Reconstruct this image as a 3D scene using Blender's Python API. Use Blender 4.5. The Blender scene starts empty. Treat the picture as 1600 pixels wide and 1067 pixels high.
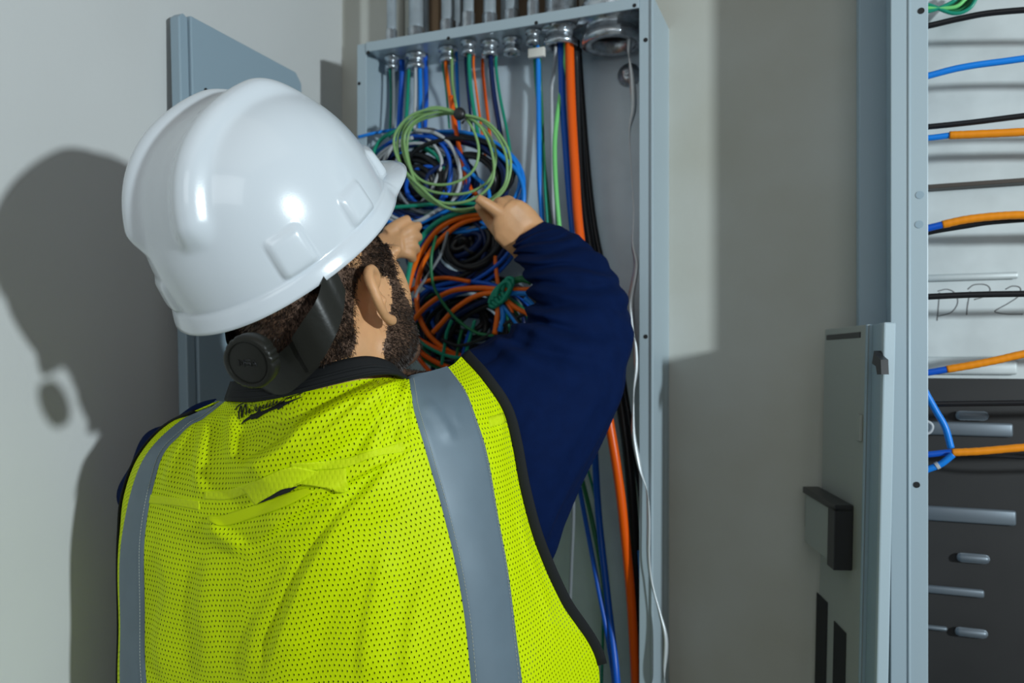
import bpy, bmesh, math, random
import numpy as np
from mathutils import Vector, Matrix
from mathutils.bvhtree import BVHTree
from mathutils.geometry import tessellate_polygon
random.seed(7); rng = np.random.default_rng(7)
S = bpy.context.scene
C = S.collection
V = Vector
# ------------------------------------------------------------------ camera
F = 1250.0; CX = 800.0; CY = 560.0; EYE = 1.55
YAW = math.radians(21.5)
CO, SI = math.cos(YAW), math.sin(YAW)
cam_d = bpy.data.cameras.new('camera'); cam = bpy.data.objects.new('camera', cam_d); C.objects.link(cam)
cam.location = (0, 0, EYE); cam.rotation_euler = (math.pi/2, 0, YAW)
cam_d.sensor_width = 36; cam_d.lens = 36*F/1600; cam_d.shift_y = (CY-533.5)/1600
cam_d.clip_start = .02
cam_d.dof.use_dof = True; cam_d.dof.focus_distance = .90; cam_d.dof.aperture_fstop = 4.2
S.camera = cam
# ------------------------------------------------------------------ world, lamps, exposure
w = bpy.data.worlds.new('world'); S.world = w; w.use_nodes = True
w.node_tree.nodes['Background'].inputs[0].default_value = (.80, .86, .90, 1)
w.node_tree.nodes['Background'].inputs[1].default_value = .09
S.view_settings.view_transform = 'Standard'; S.view_settings.look = 'None'
S.view_settings.exposure = 0; S.view_settings.gamma = 1; S.view_settings.use_curve_mapping = False
def lamp(name, kind, loc, target, power, col, size=.1, size_y=None):
    d = bpy.data.lights.new(name, kind); o = bpy.data.objects.new(name, d); C.objects.link(o)
    o.location = loc; d.energy = power; d.color = col
    if kind == 'AREA':
        d.shape = 'RECTANGLE' if size_y else 'DISK'; d.size = size
        if size_y: d.size_y = size_y
    else: d.shadow_soft_size = size
    o.rotation_euler = (V(target)-V(loc)).to_track_quat('-Z', 'Y').to_euler()
    return o
lamp('work_light', 'AREA', (1.85, -.08, 1.87), (-.35, 1.0, 1.72), 47, (.83, .95, 1.0), .11)
lamp('front_light', 'AREA', (.5, -1.9, 2.25), (0, 1.3, 1.6), 9, (.92, .97, 1.0), 1.5, 1.1)
lamp('ceiling_light', 'AREA', (-.2, -.4, 2.95), (-.2, .2, 0), 5, (1.0, .95, .86), 2.6, 1.6)  # unseen fill added overhead for the warm ambient light
# ------------------------------------------------------------------ pixel rays -> points of the room
def P(px, py, d):
    a = (px-CX)/F*d; z = (CY-py)/F*d
    return V((CO*a-SI*d, SI*a+CO*d, EYE+z))
def W(px, py, Y):
    u = (px-CX)/F
    return P(px, py, Y/(SI*u+CO))
def LX(px, py, X):
    u = (px-CX)/F
    return P(px, py, X/(CO*u-SI))
def toC(p):      # world -> (u right, depth, up)
    x, y, z = p
    return (CO*x+SI*y, -SI*x+CO*y, z-EYE)
def pix(p):
    a, d, z = toC(p); return (CX+F*a/d, CY-F*z/d)
FWD = V((-SI, CO, 0)); RGT = V((CO, SI, 0)); UP = V((0, 0, 1))
# ------------------------------------------------------------------ materials
def newmat(name):
    m = bpy.data.materials.new(name); m.use_nodes = True
    return m, m.node_tree.nodes, m.node_tree.links, m.node_tree.nodes['Principled BSDF']
def mat(name, col, rough=.5, metal=0, bump=0, bscale=60, var=0, vscale=8, spec=.5, coat=0, sheen=0, sss=0, col2=None, bdist=.002):
    m, N, L, b = newmat(name)
    b.inputs['Base Color'].default_value = (*col, 1); b.inputs['Roughness'].default_value = rough
    b.inputs['Metallic'].default_value = metal; b.inputs['Specular IOR Level'].default_value = spec
    b.inputs['Coat Weight'].default_value = coat
    if sheen: b.inputs['Sheen Weight'].default_value = sheen; b.inputs['Sheen Roughness'].default_value = .4
    if sss:
        b.inputs['Subsurface Weight'].default_value = sss
        b.inputs['Subsurface Radius'].default_value = (.008, .003, .0015)
    tc = N.new('ShaderNodeTexCoord')
    if var or col2:
        n = N.new('ShaderNodeTexNoise'); n.inputs['Scale'].default_value = vscale; n.inputs['Detail'].default_value = 6
        L.new(tc.outputs['Object'], n.inputs['Vector'])
        r = N.new('ShaderNodeMix'); r.data_type = 'RGBA'
        mr = N.new('ShaderNodeMapRange'); mr.inputs[1].default_value = .35; mr.inputs[2].default_value = .65
        L.new(n.outputs[0], mr.inputs[0]); L.new(mr.outputs[0], r.inputs[0])
        c2 = col2 or tuple(c*(1-var) for c in col)
        r.inputs[6].default_value = (*col, 1); r.inputs[7].default_value = (*c2, 1)
        L.new(r.outputs[2], b.inputs['Base Color'])
    if bump:
        n = N.new('ShaderNodeTexNoise'); n.inputs['Scale'].default_value = bscale; n.inputs['Detail'].default_value = 4
        L.new(tc.outputs['Object'], n.inputs['Vector'])
        bp = N.new('ShaderNodeBump'); bp.inputs['Strength'].default_value = bump; bp.inputs['Distance'].default_value = bdist
        L.new(n.outputs[0], bp.inputs['Height']); L.new(bp.outputs[0], b.inputs['Normal'])
    return m
M = {}
M['wall'] = mat('painted_drywall', (.66, .67, .66), .85, bump=.25, bscale=90, var=.07, vscale=2.2, bdist=.001)
M['walls'] = mat('unpainted_drywall', (.56, .57, .53), .85, bump=.25, bscale=90, col2=(.47, .46, .39), vscale=2.6, bdist=.001)
M['floor'] = mat('concrete', (.30, .29, .27), .8, bump=.3, bscale=20, var=.3, vscale=3)
M['bluegrey'] = mat('blue_grey_paint', (.30, .40, .47), .42, bump=.05, bscale=300)
M['greypaint'] = mat('light_grey_paint', (.40, .49, .54), .38, bump=.04, bscale=300)
M['coverpaint'] = mat('cover_grey_paint', (.36, .38, .35), .45, bump=.04, bscale=300)
M['galv'] = mat('galvanised_steel', (.60, .67, .72), .35, metal=.45, var=.2, vscale=30)
M['backgalv'] = mat('dull_galvanised_sheet', (.68, .80, .88), .45, metal=.1, var=.15, vscale=9)
M['backwhite'] = mat('brushed_backplate', (.62, .66, .66), .5, metal=.25, var=.14, vscale=14)
M['zinc'] = mat('zinc_fitting', (.66, .71, .76), .25, metal=.8, var=.4, vscale=70, bump=.4, bscale=120)
M['dark'] = mat('dark_void', (.012, .012, .013), .8)
M['blk'] = mat('black_plastic', (.018, .018, .02), .38)
M['busdark'] = mat('dark_insulation_board', (.022, .021, .021), .6, var=.3, vscale=6)  # shade of the cabinet's lower half put into the colour
M['alu'] = mat('satin_aluminium', (.17, .20, .23), .45, metal=.5)  # highlight tone for the cabinet's lower back
M['ink'] = mat('pencil_ink', (.17, .17, .17), .8)
def wire_mat(name, col, rough=.32): return mat(name, col, rough, spec=.3)
WM = {'blue': wire_mat('blue_insulation', (.008, .10, .55)), 'sky': wire_mat('bright_blue_insulation', (.01, .22, .75)),
      'navy': wire_mat('dark_blue_insulation', (.006, .018, .085)), 'orange': wire_mat('orange_insulation', (.90, .16, .008)),
      'dorange': wire_mat('deep_orange_insulation', (.85, .11, .004)),
      'teal': wire_mat('teal_green_insulation', (.01, .27, .17)), 'green': wire_mat('green_insulation', (.015, .16, .06)),
      'lime': wire_mat('pale_green_insulation', (.26, .45, .17)), 'lgreen': wire_mat('light_green_insulation', (.20, .66, .20)),
      'white': wire_mat('grey_white_insulation', (.50, .52, .54)), 'grey': wire_mat('grey_insulation', (.22, .24, .26)),
      'black': wire_mat('black_insulation', (.012, .012, .014)), 'brown': wire_mat('brown_insulation', (.07, .05, .035)),
      'red': wire_mat('red_insulation', (.55, .02, .02)), 'tape': wire_mat('orange_tape', (.85, .27, .01), .35),
      'silver': mat('silver_pull_tape', (.66, .70, .72), .35, metal=.3)}
# ------------------------------------------------------------------ mesh helpers
WT = {}
def mk(name, verts, faces, m, parent=None, smooth=True, uvs=None, mats=None, fmat=None, label=None, rawloc=None):
    vs = np.array([tuple(v) for v in verts], float)
    lo, hi = vs.min(0), vs.max(0)
    c = np.array([(lo[0]+hi[0])/2, (lo[1]+hi[1])/2, lo[2]]) if rawloc is None else np.array(rawloc, float)
    me = bpy.data.meshes.new(name); me.from_pydata([tuple(v) for v in vs-c], [], [list(f) for f in faces])
    for mm in (mats or [m]): me.materials.append(mm)
    if fmat is not None: me.polygons.foreach_set('material_index', list(fmat))
    me.polygons.foreach_set('use_smooth', [smooth]*len(me.polygons))
    if uvs is not None:
        ul = me.uv_layers.new(name='UVMap')
        idx = np.zeros(len(me.loops), int); me.loops.foreach_get('vertex_index', idx)
        ul.data.foreach_set('uv', np.array(uvs, float)[idx].ravel())
    me.update()
    o = bpy.data.objects.new(name, me); C.objects.link(o); o.location = c
    WT[o] = V(c)
    if parent is not None:
        o.parent = parent; o.matrix_parent_inverse = Matrix.Translation(-WT[parent])
    if label: o['label'] = label
    return o
def tag(o, label, cat, group=None):
    o['label'] = label; o['category'] = cat
    if group: o['group'] = group
    return o
def struct(o): o['kind'] = 'structure'; return o
def thing(name, loc, label, cat, group=None):
    o = bpy.data.objects.new(name, None); C.objects.link(o); o.location = loc; o.empty_display_size = .05
    WT[o] = V(loc); return tag(o, label, cat, group)
class MB:
    def __init__(s): s.v = []; s.f = []; s.u = []
    def add(s, vs, fs):
        n = len(s.v); s.v += [tuple(v) for v in vs]; s.f += [[i+n for i in f] for f in fs]; return s
    def box(s, lo, hi, bev=0):
        (x0, y0, z0), (x1, y1, z1) = lo, hi
        if bev <= 0:
            vs = [(x, y, z) for z in (z0, z1) for y in (y0, y1) for x in (x0, x1)]
            return s.add(vs, [(0, 2, 3, 1), (4, 5, 7, 6), (0, 1, 5, 4), (2, 6, 7, 3), (0, 4, 6, 2), (1, 3, 7, 5)])
        bm = bmesh.new(); bmesh.ops.create_cube(bm, size=1)
        for v in bm.verts: v.co = V(((x0+x1)/2+v.co.x*(x1-x0), (y0+y1)/2+v.co.y*(y1-y0), (z0+z1)/2+v.co.z*(z1-z0)))
        bmesh.ops.bevel(bm, geom=bm.edges[:], offset=bev, segments=2, affect='EDGES', profile=.5)
        bm.verts.index_update(); s.add([v.co[:] for v in bm.verts], [[v.index for v in f.verts] for f in bm.faces]); bm.free(); return s
    def rings(s, R, cap=True, close=True):
        n = len(R[0]); vs = [p for r in R for p in r]; fs = []
        for i in range(len(R)-1):
            for j in range(n if close else n-1):
                k = (j+1) % n; fs.append((i*n+j, i*n+k, (i+1)*n+k, (i+1)*n+j))
        if cap: fs.append(tuple(range(n))[::-1]); fs.append(tuple((len(R)-1)*n+j for j in range(n)))
        return s.add(vs, fs)
    def cyl(s, a, b, r, r2=None, n=20, cap=True):
        a, b = V(a), V(b); d = (b-a).normalized(); u = d.orthogonal().normalized(); w_ = d.cross(u)
        r2 = r if r2 is None else r2
        return s.rings([[p+(u*math.cos(t)+w_*math.sin(t))*q for t in [2*math.pi*k/n for k in range(n)]] for p, q in ((a, r), (b, r2))], cap)
    def lathe(s, a, axis, prof, n=24, cap=True):     # prof: (distance along axis, radius)
        a, d = V(a), V(axis).normalized(); u = d.orthogonal().normalized(); w_ = d.cross(u)
        return s.rings([[a+d*h+(u*math.cos(t)+w_*math.sin(t))*q for t in [2*math.pi*k/n for k in range(n)]] for h, q in prof], cap)
    def tube(s, pts, r, n=8, cap=True):
        pts = [V(p) for p in pts]; R = []; u = None
        for i, p in enumerate(pts):
            t = (pts[min(i+1, len(pts)-1)]-pts[max(i-1, 0)])
            if t.length < 1e-9: t = V((0, 0, 1))
            t.normalize()
            u = (u-t*u.dot(t)) if u is not None else t.orthogonal()
            if u.length < 1e-6: u = t.orthogonal()
            u.normalize(); w_ = t.cross(u); rr = r[i] if hasattr(r, '__len__') else r
            R.append([p+(u*math.cos(a)+w_*math.sin(a))*rr for a in [2*math.pi*k/n for k in range(n)]])
        return s.rings(R, cap)
    def sphere(s, c, r, n=12):
        c = V(c); rx = r if hasattr(r, '__len__') else (r, r, r)
        R = []
        for i in range(1, n): 
            a = math.pi*i/n
            R.append([c+V((rx[0]*math.sin(a)*math.cos(b), rx[1]*math.sin(a)*math.sin(b), rx[2]*math.cos(a))) for b in [2*math.pi*k/(2*n) for k in range(2*n)]])
        return s.rings(R)
    def build(s, name, m, parent=None, smooth=True, **k): return mk(name, s.v, s.f, m, parent, smooth, **k)
def cr(pts, n=8, closed=False):      # Catmull-Rom through points (any dimension)
    A = np.array([tuple(p) for p in pts], float); k = len(A); out = []
    if k == 2 and not closed: return [tuple(A[0]+(A[1]-A[0])*t) for t in np.linspace(0, 1, n+1)]
    segs = k if closed else k-1
    for i in range(segs):
        if closed: p0, p1, p2, p3 = A[(i-1) % k], A[i], A[(i+1) % k], A[(i+2) % k]
        else: p1, p2 = A[i], A[i+1]; p0 = A[i-1] if i else 2*p1-p2; p3 = A[i+2] if i+2 < k else 2*p2-p1
        for j in range(n):
            t = j/n
            out.append(tuple(.5*((2*p1)+(-p0+p2)*t+(2*p0-5*p1+4*p2-p3)*t*t+(-p0+3*p1-3*p2+p3)*t**3)))
    if not closed: out.append(tuple(A[-1]))
    return out
def bevelmod(o, wd=.002, seg=2):
    b = o.modifiers.new('bevel', 'BEVEL'); b.width = wd; b.segments = seg; b.limit_method = 'ANGLE'; return o
def smooth_angle(o, deg=35):
    o.data.set_sharp_from_angle(angle=math.radians(deg)); return o
# ------------------------------------------------------------------ the room
YW = 1.386; XW = -.917
def slab(name, lo, hi, m): return struct(MB().box(lo, hi).build(name, m, smooth=False))
slab('floor', (XW-.12, -3.0, -.1), (3.2, YW+.12, 0), M['floor'])
slab('wall_back', (XW-.12, YW, 0), (3.2, YW+.12, 3.1), M['walls'])
slab('wall_left', (XW-.12, -3.0, 0), (XW, YW, 3.1), M['wall'])
# ------------------------------------------------------------------ main electrical box on the back wall
YF = 1.25
xl, xr = W(559, 80, YF).x, W(1020.5, 0, YF).x
ztop = W(1005, -4, YF).z; zbot = .62; t = .0025
box = thing('electrical_enclosure', ((xl+xr)/2, YW, zbot), 'open grey steel electrical box full of coiled wires on the back wall', 'electrical box')
MB().box((xl, YW-.004, zbot), (xr, YW-.001, ztop)).build('back_plate', M['backgalv'], box, False)
for nm, lo, hi in (('left_side', (xl, YF, zbot), (xl+t, YW-.004, ztop)), ('right_side', (xr-t, YF, zbot), (xr, YW-.004, ztop)),
                   ('bottom_side', (xl+t, YF, zbot), (xr-t, YW-.004, zbot+t))):
    MB().box(lo, hi).build(nm, M['greypaint'], box, False)
fw = xr-W(999, 300, YF).x
fl = W(573, 300, YF).x-xl
MB().box((xl+t, YF, ztop-t), (xr-t, YW-.004, ztop)).build('top_side', M['galv'], box, False)
def flange_holes(b, pts, parent, r=.0032):
    for p in pts:
        mb = MB(); mb.lathe(V(p)+V((0, -.0018, 0)), (0, 1, 0), [(0, r), (.0008, r)], 14); mb.build('screw_hole', M['dark'], parent, False)
rf = bevelmod(MB().box((xr-fw, YF-.0015, zbot), (xr+.0005, YF+.0015, ztop)).build('front_flange', M['greypaint'], box, False), .0008)
lip = MB().box((xr-.0032, YF-.0045, zbot), (xr+.0008, YF-.0010, ztop)).build('edge_lip', M['greypaint'], rf, False); bevelmod(lip, .0012)
lf = bevelmod(MB().box((xl-.0005, YF-.0015, zbot), (xl+fl, YF+.0015, ztop)).build('front_flange', M['greypaint'], box, False), .0008)
tf = bevelmod(MB().box((xl+fl, YF-.0035, ztop-.0165), (xr-fw, YF+.0005, ztop+.001)).build('front_flange', M['greypaint'], box, False), .0008)
flange_holes(box, [W(1009, y, YF) for y in (63, 526)], rf, .0036)
flange_holes(box, [W(562, 131, YF)], lf)
flange_holes(box, [W(x, y, YF)+V((0, -.002, 0)) for x, y in ((577, 83), (702, 61), (839, 37), (992, 10))], tf)
# ------------------------------------------------------------------ conduits and their connectors through the top
def conduit(px, d, Yc, label, conn=True, drop=.03, big=False):
    # px is where the pipe meets the top rail; its connector and bushing hang under the sheet
    x = W(px, 60, Yc).x; r = d/2
    base = (x, Yc, ztop)
    o = thing('conduit', base, label, 'conduit', 'steel conduits above the open panel')
    MB().cyl((x, Yc, ztop-.004), (x, Yc, 3.05), r, n=24).build('pipe', M['galv'], o)
    mb = MB(); mb.lathe((x, Yc, ztop+.0008), (0, 0, 1), [(0, r*1.35), (.02, r*1.35), (.022, r*1.2), (.045, r*1.2), (.047, r*1.02)], 24)
    mb.build('coupling', M['zinc'], o)
    mb = MB(); mb.lathe((x, Yc, ztop-.003), (0, 0, -1), [(0, r*1.5), (.006, r*1.5), (.0065, r*1.12), (drop*.6, r*1.12), (drop*.6+.0005, r*1.3), (drop, r*1.3), (drop, r*.9), (drop*.4, r*.9)], 24, cap=False)
    b = mb.build('locknut', M['zinc'], o)
    MB().lathe((x, Yc, ztop-.003-drop*.45), (0, 0, -1), [(0, r*.9), (.0005, r*.9)], 20).build('bore', M['dark'], b)
    for k in range(6 if d > .04 else 0):
        mb = MB(); a = k*math.pi/3+.3; mb.box((x+math.cos(a)*r*1.5-.002, Yc+math.sin(a)*r*1.5-.002, ztop-.0085), (x+math.cos(a)*r*1.5+.002, Yc+math.sin(a)*r*1.5+.002, ztop-.0035), .0005)
        mb.build('locknut_tooth', M['zinc'], b)
    return o
CON = [(612, .018, 1.315, 'thinnest grey conduit at the left end above the open panel'),
       (650, .027, 1.325, 'grey steel conduit second from the left above the panel'),
       (700, .024, 1.318, 'grey steel conduit third from the left above the panel'),
       (732, .019, 1.30, 'narrow grey conduit fourth from the left above the panel'),
       (765, .023, 1.32, 'grey steel conduit fifth from the left above the panel'),
       (800, .024, 1.322, 'grey steel conduit with no wires below, sixth from the left'),
       (833, .018, 1.30, 'narrow conduit just left of the thick one with orange cable'),
       (876, .046, 1.312, 'thick conduit feeding the orange and blue cables'),
       (956, .078, 1.315, 'widest conduit at the right end with a dark open mouth')]
for px, d, Yc, lb in CON: conduit(px, d, Yc, lb, drop=.02+.25*d)
# square white clip on the narrow conduit
c_ = W(838, 83, 1.292)
mb = MB(); mb.box((c_.x-.014, c_.y-.005, c_.z-.008), (c_.x+.016, c_.y+.004, c_.z+.008), .0015)
mb.build('wire_clamp', mat('white_clamp', (.72, .70, .64), .5), None)
tag(bpy.data.objects['wire_clamp'], 'small white square clamp at the mouth of a narrow conduit', 'clamp')
# earth stud on the back plate
c_ = W(982, 116, 1.375)
o = thing('ground_stud', c_, 'round shiny stud on the back plate under the widest conduit', 'stud')
MB().lathe(c_+V((0, .006, 0)), (0, -1, 0), [(0, .020), (.004, .020), (.005, .014), (.012, .013), (.013, .006)], 24).build('stud_base', M['zinc'], o)
MB().lathe(c_+V((0, -.006, 0)), (0, -1, 0), [(0, .007), (.010, .007), (.011, .004)], 6).build('bolt', M['zinc'], o, False)
# dark brown sheet painting the wall's shade between the pipes above the panel
x0, x1 = W(672, 0, YW).x, W(905, 0, YW).x
MB().box((x0, YW-.012, ztop+.05), (x1, YW-.0005, 3.0)).build('backing_board', mat('brown_plywood', (.16, .10, .055), .7, var=.3, vscale=12), None, False)
tag(bpy.data.objects['backing_board'], 'brown board behind the steel conduits above the open panel', 'board')
# pale conduit pair left of the pipes
for px, Yc, d, lb in ((628, 1.35, .012, 'thin beige conduit between the two leftmost steel conduits'),):
    x = W(px, 60, Yc).x
    tag(MB().cyl((x, Yc, ztop+.001), (x, Yc, 3.05), d/2).build('conduit', mat('beige_pipe', (.50, .48, .42), .5)), lb, 'conduit', 'steel conduits above the open panel')
for px, Yc, d, lb in ((790, 1.355, .018, 'slim steel conduit half hidden behind the sixth pipe'), (664, 1.357, .016, 'slim steel conduit half hidden behind the second pipe'),
                      (716, 1.355, .018, 'slim steel conduit half hidden behind the fourth pipe'), (930, 1.36, .02, 'slim steel conduit half hidden behind the widest pipe')):
    x = W(px, 30, Yc).x
    tag(MB().cyl((x, Yc, ztop+.001), (x, Yc, 3.05), d/2, n=20).build('conduit', M['galv']), lb, 'conduit', 'steel conduits above the open panel')
# ------------------------------------------------------------------ trim cover leaning on the left wall
def plate(corners, th, m, name, parent, rib=None):    # quad plate with thickness (normal by corner order)
    a, b, c, d = [V(p) for p in corners]; n = (b-a).cross(d-a).normalized()
    mb = MB(); mb.rings([[a, b, c, d], [p+n*th for p in (a, b, c, d)]]); return mb.build(name, m, parent, False)
def leaning(name, tl, tr, zb, lean_b, label, th, chamfer):
    pass
tl = LX(301, 26, -.884); tr = LX(471, 117, -.884)
zt = (tl.z+tr.z)/2
yA, yB = tl.y, tr.y
def lc(y, z, off=0): # leaning plane: foot further from the wall
    return V((-.884+(zt-z)*.03+off, y, z))
cov = thing('panel_cover', lc((yA+yB)/2, 0, .0), 'blue-grey steel panel cover leaning on the left wall behind the hard hat', 'panel cover')
def ppoly(ring, off0, off1, name, m, parent):
    n = len(ring); mb = MB(); mb.rings([[lc(y, z, off0) for y, z in ring], [lc(y, z, off1) for y, z in ring]]); return bevelmod(mb.build(name, m, parent, False), .002)
ch = .016
yA0 = yA-.004
ppoly([(yA0, .015), (yB, .015), (yB, zt-ch), (yB-ch, zt), (yA0, zt)], -.012, .0, 'face_sheet', M['bluegrey'], cov)
yl = LX(281, 32, -.886).y
ppoly([(yl, .015), (yl+.018, .015), (yl+.018, zt-.004), (yl+.009, zt), (yl, zt-.008)], -.022, -.004, 'side_lip', M['bluegrey'], cov)
ppoly([(yl+.02, .015), (yA0, .015), (yA0, zt-.004), (yl+.024, zt-.006)], -.018, -.008, 'hinge_strip', M['bluegrey'], cov)
for px, py in ((322, 141), (471, 160)):
    q = LX(px, py, -.88); MB().lathe(lc(q.y, q.z, .0012), (-1, 0, 0), [(0, .0035), (.0008, .0035)], 12).build('screw_hole', M['dark'], cov)
# ------------------------------------------------------------------ right-hand cabinet
YC = 1.20
cx0 = W(1391.5, 300, YC).x; cx1 = cx0+.62
czt, czb = 2.45, .35
flw = W(1450, 300, YC).x-cx0
cab = thing('electrical_cabinet', ((cx0+cx1)/2, YW, czb), 'open blue-grey cabinet at the right edge crossed by orange and black cables', 'electrical cabinet')
bxl = W(1341, 300, 1.30).x
mb = MB(); mb.box((bxl, 1.292, czb), (cx0+.02, YW-.001, czt)); bevelmod(mb.build('body_side', M['bluegrey'], cab, False), .003)
MB().box((cx0+.0005, YC+.003, czb), (cx0+.0035, 1.2918, czt)).build('frame_return', M['bluegrey'], cab, False)
MB().box((cx0+.0202, YW-.012, 1.52), (cx1, YW-.002, czt)).build('back_plate', M['backwhite'], cab, False)
MB().box((cx0+.0202, YW-.012, czb), (cx1, YW-.002, 1.5198)).build('insulation_board', M['busdark'], cab, False)  # dark sheet stands in for shade on the lower back plate
MB().box((cx1, YC+.003, czb), (cx1+.003, YW-.002, czt)).build('body_side', M['bluegrey'], cab, False)
MB().box((cx0+.0205, YC+.003, czb-.003), (cx1, YW-.002, czb)).build('bottom_side', M['bluegrey'], cab, False)
MB().box((cx0+.0205, YC+.003, czt), (cx1, YW-.002, czt+.003)).build('top_side', M['bluegrey'], cab, False)
ff = bevelmod(MB().box((cx0, YC-.002, czb), (cx0+flw, YC+.002, czt)).build('front_flange', M['greypaint'], cab, False), .001)
hf = W(1420, 300, YC).x
MB().tube([(hf, YC-.0015, czb), (hf, YC-.0015, czt)], .0022, 10).build('folded_ridge', M['greypaint'], ff)
bevelmod(MB().box((cx1-.03, YC-.002, czb), (cx1+.003, YC+.002, czt)).build('front_flange', M['greypaint'], cab, False), .001)
for x, y in ((1439, 18), (1432, 757)):
    p = W(x, y, YC); MB().lathe(p+V((0, -.0027, 0)), (0, 1, 0), [(0, .0042), (.0006, .0042)], 14).build('screw_hole', M['dark'], ff, False)
for x, y in ((1437, 305), (1436, 351)):
    p = W(x, y, YC); MB().lathe(p+V((0, -.0027, 0)), (0, 1, 0), [(0, .0052), (.0006, .0052)], 14).build('knockout_hole', M['bluegrey'], ff, False)
# ribs on the cabinet back; lower bars and patches stand in for highlights
def W2(px, py, Y=1.374): return W(px, py, Y)
for k, (x0_, y0_, x1_, y1_, h) in enumerate(((1440, 669, 1585, 676, 20), (1436, 802, 1590, 800, 22), (1436, 921, 1540, 922, 12), (1436, 981, 1482, 981, 7),
                                   (1440, 571, 1592, 561, 26), (1440, 434, 1594, 429, 10))):
    a, b = W2(x0_, y0_, 1.36), W2(x1_, y1_, 1.36); hh = h/2/F*1.3
    mb = MB(); mb.box((a.x, 1.366, a.z-hh), (b.x, 1.3738, a.z+hh), .0035)
    mb.build('mounting_rail', M['alu'] if k < 4 else M['backwhite'], cab)
for x, y in ((1520, 650), (1522, 874), (1519, 991)):
    a = W2(x, y, 1.36); MB().box((a.x-.022, 1.362, a.z-.007), (a.x+.022, 1.3735, a.z+.007), .006).build('lug', M['alu'], cab)
a, b = W(1449, 293, 1.36), W(1640, 281, 1.36)
MB().box((a.x, 1.352, a.z-.0035), (b.x+.2, 1.3735, a.z+.003), .001).build('seam_channel', mat('brown_channel', (.06, .045, .035), .5), cab, False)
# handwriting on the back plate
def stroke(pl, Y, r=.0011):
    mb = MB(); mb.tube([W(x, y, Y) for x, y in cr(pl, 6)], r, 6); return mb
for nm, pls in (('handwritten_letter', [[(1468, 457), (1466, 480), (1464, 501)], [(1465, 455), (1480, 452), (1493, 459), (1496, 474), (1486, 488), (1466, 494)]]),
                ('handwritten_letter', [[(1516, 455), (1512, 475), (1510, 492)], [(1512, 452), (1522, 445), (1540, 445), (1547, 453), (1538, 463), (1522, 468)]]),
                ('handwritten_digit', [[(1571, 452), (1582, 447), (1594, 450), (1592, 462), (1575, 474), (1557, 484), (1556, 488), (1575, 491), (1598, 491)]])):
    mb = MB()
    for pl in pls: mb.tube([W(x, y, 1.3743) for x, y in cr(pl, 6)], .0010, 6)
    mb.build(nm, M['ink'], cab)
# ------------------------------------------------------------------ trim cover leaning by the right cabinet
far_t = P(1289, 515, 1.262); near_t = P(1385, 503, 1.007)
far_t.z = near_t.z = (far_t.z+near_t.z)/2
ex = (near_t-far_t); wdt = ex.length; ex.normalize()
nrm = V((ex.y, -ex.x, 0));
if nrm.dot(RGT) > 0: nrm = -nrm      # towards the viewer's left
LEAN = .02
def cp(s, z, off=0):      # s: 0 far .. 1 near ; z absolute
    dz = far_t.z-z
    return far_t+ex*(s*wdt)+V((0, 0, -dz))+nrm*(dz*LEAN+off)
def cpix(px, py, off=0):  # pixel -> (s, z) on the cover's face
    o0 = V((0, 0, EYE)); d = P(px, py, 1)-o0
    a = cp(0, far_t.z, off); b = cp(1, far_t.z, off); c = cp(0, far_t.z-1, off)
    n = (b-a).cross(c-a); t_ = (a-o0).dot(n)/d.dot(n); q = o0+d*t_
    z = q.z; return ((q-cp(0, z, off)).dot(ex)/wdt, z)
rc = thing('panel_cover', cp(.5, 0), 'narrow grey steel cover with black latch fittings standing against the right cabinet', 'panel cover')
def cslab(s0, s1, z0, z1, o0, o1, name, m, parent, bev=.001):
    mb = MB(); mb.rings([[cp(s0, z0, o), cp(s1, z0, o), cp(s1, z1, o), cp(s0, z1, o)] for o in (o0, o1)])
    o = mb.build(name, m, parent, False)
    return bevelmod(o, bev) if bev else o
zt2 = far_t.z
s_rib0 = cpix(1354, 600)[0]; s_rib1 = cpix(1369, 600)[0]
fs = cslab(0, s_rib0, .01, zt2, -.003, 0, 'face_sheet', M['coverpaint'], rc)
cslab(s_rib0, s_rib1, .01, zt2, -.010, -.006, 'side_channel', M['bluegrey'], rc)
cslab(s_rib1, .965, .01, zt2, -.006, -.001, 'side_return', M['bluegrey'], rc)
cslab(.965, 1.0, .01, zt2, -.012, .003, 'edge_lip', M['greypaint'], rc, .002)
cslab(s_rib0-.02, s_rib0, .01, zt2, -.008, .0015, 'fold_ridge', M['bluegrey'], rc, .0015)
a = cpix(1292, 530); b = cpix(1345, 520)
cslab(a[0], b[0], (a[1]+b[1])/2-.004, (a[1]+b[1])/2+.004, -.001, .0012, 'pressed_slot', M['blk'], rc, .001)
a = cpix(1345, 668); cslab(a[0]-.03, a[0]+.03, a[1]-.018, a[1]+.018, 0, .004, 'catch_plate', M['coverpaint'], rc)
# black clip on the near edge
clip = MB()
def cl(px, py, o): s, z = cpix(px, py, .006); return cp(s, z, o)
ring = [(1373, 548), (1377, 556), (1384, 562), (1385, 585), (1378, 585), (1376, 572), (1370, 568)]
clip.rings([[cl(x, y, o) for x, y in ring] for o in (.003, .012)]); clip.build('edge_clip', M['blk'], rc, False)
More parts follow.
